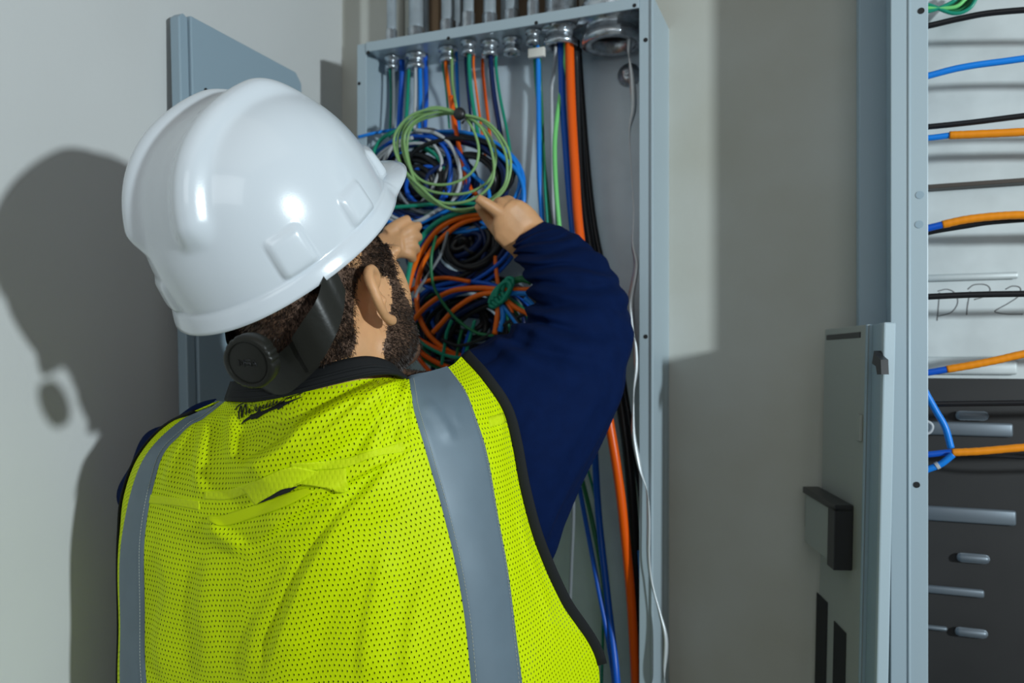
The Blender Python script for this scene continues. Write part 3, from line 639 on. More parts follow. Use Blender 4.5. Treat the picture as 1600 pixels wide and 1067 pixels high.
# ears ---------------------------------------------------------------
for s in (-1, 1):
    eo = lambda a, b, c: H(s*(.0725+a*.88), -.004+b*.95, -.006+c*.94)
    hx = [(.004, .012, .012), (.010, .010, .026), (.017, -.002, .033), (.022, -.014, .028), (.025, -.019, .012), (.022, -.018, -.006), (.015, -.010, -.020), (.008, .002, -.029), (.003, .009, -.027)]
    pts = cr([(*eo(*h), r) for h, r in zip(hx, (.0038, .0046, .0054, .0058, .0056, .0052, .0052, .0062, .0045))], 5)
    B.tube([V(p[:3]) for p in pts], [p[3] for p in pts], 10)
    inner = [eo(.001, .010, .010), eo(.006, .008, .020), eo(.011, -.001, .026), eo(.016, -.010, .022), eo(.018, -.014, .010), eo(.015, -.013, -.004), eo(.009, -.006, -.018), eo(.004, .004, -.024), eo(0, .009, -.018)]
    outl = [eo(*h) for h in hx]; c = eo(.004, -.002, 0)
    n = len(outl); off = HR*s*-.0028
    vs = outl+[o+off for o in outl]+[c+HR*s*.001, c-HR*s*.004]
    fs = [(i, (i+1) % n, 2*n) for i in range(n)]+[((i+1) % n+n, i+n, 2*n+1) for i in range(n)]+[(i+n, (i+1) % n+n, (i+1) % n, i) for i in range(n)]
    B.add(vs, fs)
    l = cr([tuple(eo(.012, .000, .018)), tuple(eo(.014, -.008, .008)), tuple(eo(.012, -.007, -.006)), tuple(eo(.008, .000, -.014))], 4)
    B.tube([V(p) for p in l], .0028, 8)
    e = MB().sphere((0, 0, 0), (.004, .004, .006), 8); B.add([eo(.003, .009, -.006)+V(p) for p in e.v], e.f)
def fuse(mb, name, voxel, m, parent, smooth=6, cut=None):
    me = bpy.data.meshes.new('tmp'); me.from_pydata(mb.v, [], mb.f); o = bpy.data.objects.new('tmp', me); C.objects.link(o)
    md = o.modifiers.new('r', 'REMESH'); md.mode = 'VOXEL'; md.voxel_size = voxel; md.adaptivity = 0
    if smooth: sm = o.modifiers.new('s', 'SMOOTH'); sm.factor = .5; sm.iterations = smooth
    dg = bpy.context.evaluated_depsgraph_get(); ev = o.evaluated_get(dg); em = ev.to_mesh()
    vs = np.zeros(len(em.vertices)*3); em.vertices.foreach_get('co', vs); vs = vs.reshape(-1, 3)
    fs = [list(p.vertices) for p in em.polygons]; ev.to_mesh_clear()
    bpy.data.objects.remove(o); bpy.data.meshes.remove(me)
    return mk(name, vs, fs, m, parent), vs, fs
body, bv, bf = fuse(B, 'body', .0026, M['skin'], man, 3)
bodybvh = BVHTree.FromPolygons([tuple(v) for v in bv], bf)
# scalp and beard skin is darker under the hair: per-vertex attribute from head-side polygons
def inpoly(x, y, poly):
    c = False; j = len(poly)-1
    for i in range(len(poly)):
        xi, yi = poly[i]; xj, yj = poly[j]
        if (yi > y) != (yj > y) and x < (xj-xi)*(y-yi)/(yj-yi)+xi: c = not c
        j = i
    return c
HAIRP = [(300, 380), (540, 300), (590, 330), (600, 365), (612, 395), (622, 430), (600, 432), (582, 416), (566, 425), (555, 450), (552, 500), (556, 535), (548, 556), (520, 566), (480, 580), (440, 585), (300, 600)]
BEARDP = [(590, 380), (604, 385), (617, 425), (634, 462), (652, 500), (690, 570), (650, 620), (606, 572), (598, 545), (604, 520), (606, 500), (612, 478), (612, 455), (606, 430)]
def hlocal(p): q = V(p)-HC; return q.dot(HR), q.dot(HF), q.dot(HU)
# ---- hair strands
def strands(name, poly, cnt, ln, wd_, lean, seed, label=None, fade=None):
    r = np.random.default_rng(seed); vs, fs = [], []; made = 0; tries = 0
    while made < cnt and tries < cnt*30:
        tries += 1
        th, ph = r.uniform(-math.pi, math.pi), math.asin(r.uniform(-1, .55))
        d0 = V((math.cos(ph)*math.cos(th), math.cos(ph)*math.sin(th), math.sin(ph)))
        dr = HR*d0[0]+HF*d0[1]+HU*d0[2]
        o0 = HC+HU*(r.uniform(-.13, .0))
        if r.random() < .5: o0 = HC
        hit, nr, _, dist = bodybvh.ray_cast(o0+dr*.22, -dr)
        if hit is None: continue
        lx, ly, lz = hlocal(hit)
        q = hit if lx > 0 else HC+HR*(-lx)+HF*ly+HU*lz
        x, y = pix(q)
        jx = r.normal(0, 3.0)
        if not inpoly(x+jx, y+r.normal(0, 3), poly): continue
        if abs(lx) > .079 and -.03 < ly < .02 and abs(lz) < .045: continue
        if (hit-HC).length > .17: continue
        g = (nr*1.0+HU*lean[2]*1+HF*lean[1]+V([r.normal(0, .25) for _ in range(3)])).normalized()
        side = nr.cross(g); side = (side if side.length > .05 else HR).normalized()
        side = (side+V([r.normal(0, .6) for _ in range(3)])).normalized()
        l = ln*r.uniform(.6, 1.25); w2 = wd_*r.uniform(.7, 1.2); n = len(vs)
        b0 = hit-nr*.0008; m_ = b0+(nr*.6+g*.5).normalized()*l*.5; t_ = m_+(g+V((0, 0, -.45))).normalized()*l*.55
        vs += [b0-side*w2, b0+side*w2, m_+side*w2*.8, m_-side*w2*.8, t_]; fs += [(n, n+1, n+2, n+3), (n+3, n+2, n+4)]; made += 1
    return mk(name, vs, fs, M['hair'], man, True, label=label)
strands('hair', HAIRP, 18000, .0060, .00042, (0, -.5, -.9), 3)
strands('beard', BEARDP, 11000, .0052, .00040, (0, .1, -.9), 4)
# ---- head/beard undercolour by distance to hairline, baked per face as a second slot
body.data.materials.append(M['stubble'])
mi = []
for f in bf:
    c = V(bv[f].mean(0)) if False else V(np.mean([bv[i] for i in f], 0))
    lx, ly, lz = hlocal(c); k = 0
    if abs(lx) < .095 and -.13 < ly < .13 and -.16 < lz < .14:
        q = c if lx > 0 else HC+HR*(-lx)+HF*ly+HU*lz
        x, y = pix(q)
        if not (abs(lx) > .0745 and -.03 < ly < .02 and abs(lz) < .045) and (inpoly(x, y, HAIRP) or inpoly(x, y, BEARDP)): k = 1
    mi.append(k)
body.data.polygons.foreach_set('material_index', mi)
# ------------------------------------------------------------------ hard hat
QR, QF, QU = basis(36.8, 42.1, -3.2)
QC = P(441.8, 365.4, .867)
def Q(x, y, z): return QC+QR*x+QF*y+QU*z
M['hat'] = mat('white_glossy_plastic', (.70, .75, .80), .22, bump=.03, bscale=700, coat=.5)
hat = thing('hard_hat', QC, 'white hard hat worn tilted back, with black ratchet suspension', 'hard hat')
HB, HAF, HAB, HH = .113, .128, .137, .146
def sstep(a, b, x): t_ = min(1, max(0, (x-a)/(b-a))); return t_*t_*(3-2*t_)
LUG = [(121, .026, .034, .006), (84, .020, .034, .006), (38, .020, .030, .008), (-118, .026, .032, .006), (-66, .022, .034, .006), (-24, .020, .040, .008), (200, .018, .036, .005), (160, .001, .0, 0)]
def hatpt(ph, s):      # ph azimuth in degrees from the front towards the right, s 0 rim .. 1 crown
    a = math.radians(ph); sx, cy = math.sin(a), math.cos(a)
    ay = HAF if cy > 0 else HAB
    t_ = s*math.pi/2
    rad = max(0.0, math.cos(t_))**.72; z = HH*math.sin(t_)**.96
    x, y = HB*sx*rad, ay*cy*rad
    x *= 1-.03*sstep(0, 1, s)
    # outward normal (approx.)
    n = np.array([x/HB**2, y/ay**2, max(z, .0)/HH**2+.4*s]); n /= np.linalg.norm(n)+1e-9
    dsp = 0
    for c in (-.036, .036):
        dxr = (x-c*(1+.15*sstep(.02, -.12, y)))
        end = sstep(-.142, -.128, y)*sstep(.095, .03, y)*sstep(.058, .082, z)
        dsp += .0125*math.exp(-(abs(dxr)/.0125)**2.6)*end
    dsp -= .003*math.exp(-(x/.02)**2)*sstep(.05, .08, z)*sstep(.09, .03, y)
    arc = math.sqrt((HB*cy)**2+(ay*sx)**2)
    for pc, z0, wd_, amp in LUG:
        if not amp: continue
        dp = ((ph-pc+180) % 360-180)*math.pi/180*arc
        m_ = sstep(wd_/2+.003, wd_/2-.003, abs(dp))*sstep(.004, .007, z)*sstep(z0+.020, z0+.010, z)
        dsp += amp*m_*(1.0-.35*sstep(.0, z0+.02, z))
    p = np.array([x, y, z])+n*dsp
    return p
NA, NS = 288, 84
vs, fs = [], []
def lipoff(ph):
    c = math.cos(math.radians(ph))
    return .007+.035*sstep(.60, 1.0, c)+.004*sstep(-.5, -1, c)
for j in range(-6, NS):
    for i in range(NA):
        ph = 360*i/NA
        if j >= 0: p = hatpt(ph, j/(NS)*1.0)
        else:
            k = -j/6; b0 = hatpt(ph, 0); a = math.radians(ph); n = np.array([math.sin(a), math.cos(a), 0])
            lo = lipoff(ph); c = math.cos(a)
            front = sstep(.60, 1, c)
            p = b0+n*lo*(k**(.7 if front < .1 else .9))+np.array([0, 0, -(.017*(1-front)+.015*front)*k**1.25])
        vs.append(Q(*p))
nr = NS+6
for j in range(nr-1):
    for i in range(NA): fs.append((j*NA+i, j*NA+(i+1) % NA, (j+1)*NA+(i+1) % NA, (j+1)*NA+i))
vs.append(Q(0, 0, HH)); top = len(vs)-1
for i in range(NA): fs.append(((nr-1)*NA+i, (nr-1)*NA+(i+1) % NA, top))
shell = mk('shell', vs, fs, M['hat'], hat)
hatbvh = BVHTree.FromPolygons(vs, fs)
so = shell.modifiers.new('thick', 'SOLIDIFY'); so.thickness = .0028; so.offset = -1
# suspension: bands and ratchet knob, laid around the head frame
M['band'] = mat('black_strap_plastic', (.016, .016, .013), .36, bump=.08, bscale=200, spec=.25)
def headdir(az, el):
    a, e = math.radians(az), math.radians(el); return HR*(math.sin(a)*math.cos(e))+HF*(math.cos(a)*math.cos(e))+HU*math.sin(e)
def hsurf(az, z, off):      # point on the head at azimuth az (0 = front, +right), height z in the head frame
    a = math.radians(az); d = HR*math.sin(a)+HF*math.cos(a); o0 = HC+HU*z
    hit, n_, _, _ = bodybvh.ray_cast(o0+d*.25, -d)
    if hit is None or (hit-o0).length > .14: return o0+d*(.085+off)
    return hit+d*off
def band(name, path, m, parent, th=.0025, off=.007):   # path: (az, zlow, zhigh, extra)
    pp = cr(path, 8); R = []
    for az, z0, z1, ex_ in pp:
        zm = (z0+z1)/2
        rr = [hsurf(az, z, off+ex_) for z in (z0, zm, z1)]
        c0 = HC+HU*zm; out = (rr[1]-c0).normalized()
        q = rr[1]; lo_, hi_ = q+HU*(z0-zm)-out*.001, q+HU*(z1-zm)+out*.0005
        R.append([lo_, q+out*.0008, hi_, hi_+out*th, q+out*(th+.0008), lo_+out*th])
    mb = MB(); mb.rings(R); return smooth_angle(mb.build(name, m, parent), 40)
NAPE = band('nape_strap', [(-128, .020, .056, .004), (-145, -.018, .018, .006), (-160, -.040, -.006, .008), (180, -.050, -.012, .010), (160, -.044, -.008, .008), (146, -.030, .006, .006)][:0] or
            [(214, -.020, .016, .006), (200, -.040, -.004, .008), (180, -.052, -.014, .010), (164, -.046, -.008, .008), (150, -.036, .002, .006)], M['band'], hat)
band('side_strap', [(156, -.038, .000, .009), (146, -.030, .012, .0085), (136, -.016, .024, .008), (126, .000, .042, .004), (118, .018, .046, .001)], M['band'], hat)
band('side_strap', [(204, -.038, .000, .009), (214, -.030, .012, .0085), (224, -.016, .024, .008), (234, .000, .042, .004), (242, .018, .046, .001)], M['band'], hat)
band('headband', [(a, .050, .078, .004) for a in range(-118, 119, 12)], M['band'], hat)
# ratchet knob
kc = P(389, 566, .752)
kax = (Kd(-.20, -.88, -.30)).normalized()
ku = (UP-kax*UP.dot(kax)).normalized(); kr = kax.cross(ku)*-1
if kr.dot(RGT) < 0: kr = -kr
n = 72; R = []
rad = .0268
def kring(h, r_, flute=0):
    return [kc+kax*h+(kr*math.cos(t)+ku*math.sin(t))*(r_*(1-flute*(.5+.5*math.cos(24*t))*(1 if math.sin(3*t+.6) > .2 else .0))) for t in [2*math.pi*k/n for k in range(n)]]
mb = MB(); mb.rings([kring(-.016, rad*.75), kring(-.012, rad*.97, .07), kring(-.001, rad, .07), kring(.0015, rad*.95, .03), kring(.003, rad*.86), kring(.003, rad*.78), kring(.0012, rad*.76), kring(.0018, rad*.70)])
knob = mb.build('ratchet_knob', M['band'], hat); smooth_angle(knob, 35)
def knobtext(poly, r_=.0006):
    mb = MB()
    for pl in poly: mb.tube([kc+kax*.0022+kr*x*.001+ku*y*.001 for x, y in pl], r_, 6)
    return mb
LETT = {'M': [[(0, 0), (0, 6), (2.5, 2), (5, 6), (5, 0)]], 'S': [[(5, 6), (0, 6), (0, 3), (5, 3), (5, 0), (0, 0)]], 'A': [[(0, 0), (2.5, 6), (5, 0)], [(1, 2.2), (4, 2.2)]]}
for nm, x0_ in (('M', -9), ('S', -2.5), ('A', 4)):
    knobtext([[(x+x0_, y-3) for x, y in pl] for pl in LETT[nm]]).build('raised_letter', M['blk'], knob)
# raised letters on the back rim of the shell
lip_m = []
for nm, x0_ in (('M', 309), ('S', 319), ('A', 328)):
    mb = MB()
    for pl in LETT[nm]:
        pts = []
        for x, y in pl:
            o0 = V((0, 0, EYE)); d = (P(x0_+x*1.5, 517-y*1.5-(x0_-309)*.1, 1)-o0).normalized(); hit, n_, _, _ = hatbvh.ray_cast(o0, d)
            if hit: pts.append(hit-n_*(.0002 if n_.dot(d) > 0 else -.0002))
        if len(pts) > 1: mb.tube(pts, .0005, 6)
    if mb.v: mb.build('raised_letter', M['hat'], shell)
# ------------------------------------------------------------------ vest
T = {  # rows: columns c1..c9 as (px, py, depth)
 'A': [(331,631,.915),(338,630,.91),(350,627,.90),(400,628,.85),(480,612,.822),(565,592,.828),(637,590,.875),(700,574,.93),(722,556,.955)],
 'B': [(262,664,.985),(285,657,.96),(320,654,.925),(385,668,.860),(470,655,.815),(560,640,.812),(641,622,.848),(728,612,.895),(756,594,.935)],
 'C': [(215,715,1.0),(232,708,.965),(262,700,.93),(350,715,.858),(450,705,.81),(560,690,.802),(652,662,.835),(745,655,.88),(787,642,.93)],
 'D': [(192,775,1.0),(206,762,.965),(240,758,.93),(332,775,.858),(440,765,.81),(560,745,.80),(667,712,.83),(760,705,.875),(801,692,.925)],
 'E': [(187,835,1.0),(192,835,.965),(227,835,.928),(325,845,.862),(440,840,.812),(565,820,.80),(689,790,.826),(775,785,.87),(815,766,.92)],
 'F': [(186,910,1.0),(188,910,.965),(224,910,.928),(325,920,.862),(450,915,.812),(580,900,.80),(711,878,.826),(790,872,.868),(838,850,.925)],
 'G': [(187,990,1.0),(189,990,.965),(226,990,.928),(330,1000,.863),(455,1000,.814),(590,985,.802),(726,968,.828),(803,963,.870),(878,940,.945)],
 'H': [(187,1075,1.0),(191,1075,.965),(230,1075,.928),(335,1085,.865),(460,1085,.816),(600,1080,.804),(737,1072,.828),(815,1068,.868),(935,1040,.985)],
 'I': [(190,1200,1.0),(196,1200,.965),(238,1200,.93),(340,1210,.866),(465,1215,.818),(605,1215,.806),(748,1205,.830),(828,1200,.870),(925,1180,.975)],
 'J': [(196,1360,1.0),(204,1360,.965),(248,1360,.93),(350,1370,.868),(470,1375,.820),(610,1370,.808),(752,1360,.832),(835,1355,.872),(915,1340,.97)]}
rows = [T[k] for k in 'ABCDEFGHIJ']
rows = [[(r[0][0]+(12 if i else 3), r[0][1]+6, r[0][2]+.03)]+r for i, r in enumerate(rows)]   # c0 wraps behind the left silhouette
GRID = np.array([[toC(P(*p)) for p in r] for r in rows])           # (10,10,3)
def spline_resample(A, k):   # along axis 0, k samples per segment
    out = cr([tuple(a.ravel()) for a in A], k); return np.array(out).reshape((-1,)+A.shape[1:])
SU, SV = 26, 22
G1 = spline_resample(GRID, SV); G2 = spline_resample(np.swapaxes(G1, 0, 1), SU); G2 = np.swapaxes(G2, 0, 1)   # rows, cols, 3
NVR, NUC = G2.shape[:2]
GPX = np.stack([CX+F*G2[..., 0]/G2[..., 1], CY-F*G2[..., 2]/G2[..., 1]], -1)
def seg_dist(px, pl):
    best = np.full(px.shape[:2], 1e9); side = np.zeros(px.shape[:2]); tt = np.zeros(px.shape[:2]); L_ = 0
    tot = sum(math.dist(pl[i], pl[i+1]) for i in range(len(pl)-1))
    for i in range(len(pl)-1):
        a, b = np.array(pl[i], float), np.array(pl[i+1], float); d = b-a; l = np.linalg.norm(d)
        t_ = np.clip(((px-a)@d)/l**2, 0, 1); q = a+t_[..., None]*d; v = px-q; ds = np.linalg.norm(v, axis=-1)
        s = np.sign(d[0]*v[..., 1]-d[1]*v[..., 0]); m_ = ds < best
        best = np.where(m_, ds, best); side = np.where(m_, s, side); tt = np.where(m_, (L_+t_*l)/tot, tt); L_ += l
    return best, side, tt
# crease: (polyline walked downwards, width px of its left flank, width px of its right flank, height m)
FOLDS = [([(618,603),(575,622),(539,640),(487,673),(457,703),(395,737),(354,752)], 24, 50, .0170),
         ([(626,600),(580,630),(539,668),(508,693),(467,716)], 13, 24, .0055),
         ([(631,608),(616,640),(592,672),(575,700),(562,722)], 12, 20, .0065),
         ([(636,612),(630,650),(628,705)], 16, 12, .0060),
         ([(626,709),(570,735),(487,785),(421,832),(382,852)], 36, 7, .0075),
         ([(382,852),(352,836),(326,812)], 10, 22, .0060),
         ([(621,712),(580,765),(539,806),(498,868),(467,929),(431,1021),(412,1085)], 12, 60, .0085),
         ([(366,640),(366,672),(368,704),(376,734)], 20, 12, .0065),
         ([(352,640),(326,670),(318,712),(314,778)], 15, 14, .0065),
         ([(318,655),(288,690),(270,730),(260,770)], 12, 16, .0045),
         ([(600,860),(585,930),(572,1000),(566,1080)], 14, 40, .0035),
         ([(250,860),(262,920),(250,1000),(262,1080)], 14, 34, .0035),
         ([(330,870),(318,940),(322,1010),(310,1080)], 18, 30, .0030),
         ([(470,860),(430,930),(400,990),(385,1080)], 16, 34, .0035),
         ([(690,860),(655,930),(640,1000),(632,1080)], 12, 30, .0030),
         ([(662,628),(690,660),(706,694)], 12, 9, .0040), ([(700,600),(706,640),(716,668)], 10, 8, .0030),
         ([(835,800),(858,880),(905,960)], 12, 16, .0030), ([(770,600),(782,640),(786,690)], 9, 8, .0030),
         ([(812,790),(826,860),(850,930),(870,1000)], 9, 12, .0028), ([(540,770),(500,812),(455,845),(410,872)], 14, 20, .0035)]
disp = np.zeros((NVR, NUC))
for pl, wl, wr, amp in FOLDS:
    pl = cr(pl, 5); d, s, tt = seg_dist(GPX, pl); env = np.clip(np.minimum(tt/.18+.25, (1-tt)/.22), 0, 1)
    x = np.where(s > 0, d/wl, d/wr); tri = np.clip(1-x, 0, 1); tri = tri-.18*np.exp(-(x/.28)**2)+.0; tri = np.where(x > .8, tri*tri/.2*.9 if False else tri, tri)
    disp += 1.55*amp*env*np.clip(tri, 0, 1)
for _ in range(1):
    disp[1:-1, 1:-1] = (disp[1:-1, 1:-1]*2+disp[:-2, 1:-1]+disp[2:, 1:-1]+disp[1:-1, :-2]+disp[1:-1, 2:])/6
disp += .0016*np.sin(GPX[..., 0]*.030+GPX[..., 1]*.011)*np.sin(GPX[..., 1]*.021+1)
nrmC = np.cross(np.gradient(G2, axis=1), np.gradient(G2, axis=0)); nrmC /= np.linalg.norm(nrmC, axis=-1, keepdims=True)+1e-12
flip = np.sign(-(nrmC*G2).sum(-1)).mean(); nrmC *= 1 if flip > 0 else -1
# thin out displacement near the outer borders and under the stripes
cu = np.arange(NUC)/SU; damp = np.ones((NVR, NUC)); damp *= np.clip(cu/1.5, 0, 1)[None]; damp *= np.clip((9-cu)/.5, .15, 1)[None]
inR = ((cu > 6.9) & (cu < 8.1)); damp[:, inR] *= .55
G3 = G2+nrmC*(disp*damp)[..., None]
def toW(A): 
    sh = A.shape[:-1]; B_ = A.reshape(-1, 3); out = np.stack([CO*B_[:, 0]-SI*B_[:, 1], SI*B_[:, 0]+CO*B_[:, 1], EYE+B_[:, 2]], -1); return out.reshape(sh+(3,))
VW = toW(G3)
NW_ = np.cross(np.gradient(VW, axis=1), np.gradient(VW, axis=0)); NW_ /= np.linalg.norm(NW_, axis=-1, keepdims=True)+1e-12
camv = V((0, 0, EYE)); cv = np.array(camv)-VW
if (NW_*cv).sum(-1).mean() < 0: NW_ *= -1
du = np.linalg.norm(np.diff(toW(G2), axis=1), axis=-1).mean(0); dv = np.linalg.norm(np.diff(toW(G2), axis=0), axis=-1)
# arc-length coordinates: exact across each row from the spine, and down the spine
rowlen = np.concatenate([np.zeros((NVR, 1)), np.cumsum(np.linalg.norm(np.diff(VW, axis=1), axis=-1), 1)], 1)
mid = int(5.5*SU); U_ = rowlen-rowlen[:, mid:mid+1]
collen = np.concatenate([np.zeros((1, NUC)), np.cumsum(np.linalg.norm(np.diff(VW, axis=0), axis=-1), 0)], 0)
yk = int(3*SV); V_ = collen-collen[yk:yk+1]
uv = np.stack([U_, V_], -1).reshape(-1, 2)
# mesh fabric with real perforations (transparent), staggered rows
def mesh_fabric(name, col, holes=True):
    m, N, L, b = newmat(name)
    b.inputs['Base Color'].default_value = (*col, 1); b.inputs['Roughness'].default_value = .55; b.inputs['Specular IOR Level'].default_value = .12
    tcn = N.new('ShaderNodeUVMap'); sep = N.new('ShaderNodeSeparateXYZ'); L.new(tcn.outputs[0], sep.inputs[0])
    def mth(op, a, b_=None, c=None):
        n_ = N.new('ShaderNodeMath'); n_.operation = op
        for i, v in enumerate((a, b_, c)):
            if v is None: continue
            if isinstance(v, (int, float)): n_.inputs[i].default_value = v
            else: L.new(v, n_.inputs[i])
        return n_.outputs[0]
    sx, sy = .0052, .0056
    y = mth('DIVIDE', sep.outputs[1], sy); row = mth('FLOOR', y); fy = mth('SUBTRACT', mth('FRACT', y), .5)
    x = mth('ADD', mth('DIVIDE', sep.outputs[0], sx), mth('MULTIPLY', row, .5)); fx = mth('SUBTRACT', mth('FRACT', x), .5)
    dx = mth('MULTIPLY', fx, sx/.00068); dy = mth('MULTIPLY', fy, sy/.00125)
    d2 = mth('ADD', mth('MULTIPLY', dx, dx), mth('MULTIPLY', dy, dy))
    hole = mth('LESS_THAN', d2, 1.0)
    soft = N.new('ShaderNodeMapRange'); soft.inputs[1].default_value = .5; soft.inputs[2].default_value = 4.5; L.new(d2, soft.inputs[0])
    # fine knit ribs
    rib = mth('MULTIPLY', mth('SINE', mth('MULTIPLY', sep.outputs[0], 2*math.pi/.0011)), .12)
    hgt = mth('ADD', soft.outputs[0], rib)
    bp = N.new('ShaderNodeBump'); bp.inputs['Strength'].default_value = .5; bp.inputs['Distance'].default_value = .0006
    L.new(hgt, bp.inputs['Height']); L.new(bp.outputs[0], b.inputs['Normal'])
    if holes:
        tr = N.new('ShaderNodeBsdfTransparent'); mx = N.new('ShaderNodeMixShader'); out = N['Material Output']
        L.new(hole, mx.inputs[0]); L.new(b.outputs[0], mx.inputs[1]); L.new(tr.outputs[0], mx.inputs[2]); L.new(mx.outputs[0], out.inputs[0])
    return m
YEL = (.66, .84, .0)
M['hivis'] = mesh_fabric('perforated_yellow_mesh', YEL); M['hivis2'] = mesh_fabric('doubled_yellow_mesh', (.66, .82, .01), False)
M['hivisplain'] = mat('plain_yellow_fabric', (.64, .80, .0), .6, bump=.2, bscale=900, bdist=.0005, spec=.15)
M['refl'] = mat('silver_reflective_tape', (.145, .20, .245), .5, metal=.1, bump=.12, bscale=1400, var=.08, vscale=25, bdist=.0004)
M['bind'] = mat('black_binding', (.010, .011, .012), .8, spec=.3, bump=.3, bscale=900, bdist=.0005)
M['navy'] = mat('navy_knit', (.0014, .0105, .058), .85, bump=.35, bscale=1100, var=.12, vscale=60, spec=.10, bdist=.0006)
M['thread'] = mat('pale_thread', (.42, .44, .40), .7)
# full garment: back grid plus a front sheet closing the ring
vest = thing('safety_vest', (0, 0, 0), 'x', 'x')
bpy.data.objects.remove(vest); vest = bpy.data.objects.new('safety_vest', None)
C.objects.link(vest); vest.location = P(480, 1300, .95); WT[vest] = V(vest.location); vest.parent = man; vest.matrix_parent_inverse = Matrix.Translation(-WT[man])
vs = VW.reshape(-1, 3); fs = [(i*NUC+j, i*NUC+j+1, (i+1)*NUC+j+1, (i+1)*NUC+j) for i in range(NVR-1) for j in range(NUC-1)]
panel = mk('back_panel', vs, fs, M['hivis'], vest, uvs=uv)
vestbvh = BVHTree.FromPolygons([tuple(v) for v in vs], fs)
# front panel
FR = []
for i in range(0, NVR, 4):
    a = G2[i, -1]; b_ = G2[i, 0]; zz = (a[2]+b_[2])/2
    vfrac = i/(NVR-1); r_ = []
    for k in range(13):
        t_ = k/12; x = a[0]*(1-t_)+b_[0]*t_; bul = math.sin(math.pi*t_)
        xx = x*1.0+(0 if vfrac > .0 else 0); dd = a[1]*(1-t_)+b_[1]*t_+.17*bul**.7*(.45+.55*min(1, vfrac*3))
        z = a[2]*(1-t_)+b_[2]*t_-.02*bul*(vfrac < .2)
        r_.append(K(xx, dd, z))
    FR.append(r_)
ARM = 24   # rows above the armhole's lower end keep the front panel inset from the arm
mb = MB(); n = 13
keep = []
vs_ = [p for r_ in FR for p in r_]; uvf = [(k*.04, i*.02) for i in range(len(FR)) for k in range(n)]
fs_ = [(i*n+k, i*n+k+1, (i+1)*n+k+1, (i+1)*n+k) for i in range(len(FR)-1) for k in range(n-1) if not (k < 3 and i < len(FR)*.72) and not (k > 9 and i < len(FR)*.45)]
fp = mk('front_panel', vs_, fs_, M['hivis'], vest, uvs=uvf)
# stripes, binding and seams as raised ribbons following the grid
def gsurf(cu_, rv, off=0):    # continuous grid coordinates -> world
    i = min(max(rv*SV, 0), NVR-1.001); j = min(max(cu_*SU, 0), NUC-1.001); i0, j0 = int(i), int(j); a, b_ = i-i0, j-j0
    q = lambda A: (A[i0, j0]*(1-a)*(1-b_)+A[i0+1, j0]*a*(1-b_)+A[i0, j0+1]*(1-a)*b_+A[i0+1, j0+1]*a*b_)
    nn = q(NW_); nn = nn/np.linalg.norm(nn); return V(q(VW)+nn*off)
def strip(name, c0, c1, r0, r1, off, m, parent, nu=14, nv=150, th=.0008, uvm=True):
    fc0 = c0 if callable(c0) else (lambda r: c0); fc1 = c1 if callable(c1) else (lambda r: c1)
    vs, fs, uvs = [], [], []
    for i in range(nv+1):
        r = r0+(r1-r0)*i/nv
        for j in range(nu+1):
            c = fc0(r)+(fc1(r)-fc0(r))*j/nu; e = 0 if j in (0, nu) else th
            vs.append(gsurf(c, r, off+e-(.0014 if j in (0, nu) else 0))); uvs.append((c*.05, r*.06))
    for i in range(nv):
        for j in range(nu): a = i*(nu+1)+j; fs.append((a, a+1, a+nu+2, a+nu+1))
    return mk(name, vs, fs, m, parent, uvs=uvs)
sR = strip('reflective_stripe', 7.0, 8.0, .0, 9, .0016, M['refl'], vest, 16)
sL = strip('reflective_stripe', 2.0, 3.0, .02, 9, .0016, M['refl'], vest, 12)
for c0, par in ((7.07, sR), (7.93, sR), (2.93, sL)):
    mb = MB(); r = .25
    while r < 8.6:
        a = gsurf(c0, r, .0027); b_ = gsurf(c0, r+.042, .0027); mb.tube([a, (a+b_)/2+(a-b_).cross(UP)*0, b_], .00035, 5); r += .062
    mb.build('stitching', M['thread'], par)
# right armhole binding: a folded black band along the last column, leaving the grid at the bottom corner
bp_ = []
for i in range(0, int(7.0*SV)+1, 2):
    bp_.append(V(VW[i, -1]))
nb = len(bp_); R = []
for i, p in enumerate(bp_):
    t_ = (bp_[min(i+1, nb-1)]-bp_[max(i-1, 0)]).normalized(); q = (p-camv).normalized(); sd = t_.cross(q).normalized()
    if sd.dot(RGT) < 0: sd = -sd
    wd_ = .0062; c = p+sd*.0050-q*.0015
    nrm_ = -q
    R.append([c+sd*wd_*math.cos(a)+nrm_*.0022*math.sin(a) for a in [2*math.pi*k/12 for k in range(12)]])
MB().rings(R).build('armhole_binding', M['bind'], vest)
R = []
for i in range(6, NVR, 3):
    p = V(VW[i, int(.75*SU)]); p2 = V(VW[min(i+3, NVR-1), int(.75*SU)]); t_ = (p2-V(VW[i-3, int(.75*SU)])).normalized(); o_ = V(NW_[i, int(.75*SU)]); sd = t_.cross(o_).normalized()
    R.append([p+sd*.006*math.cos(a)+o_*.0022*math.sin(a)-RGT*.003 for a in [2*math.pi*k/10 for k in range(10)]])
MB().rings(R).build('armhole_binding', M['bind'], vest)
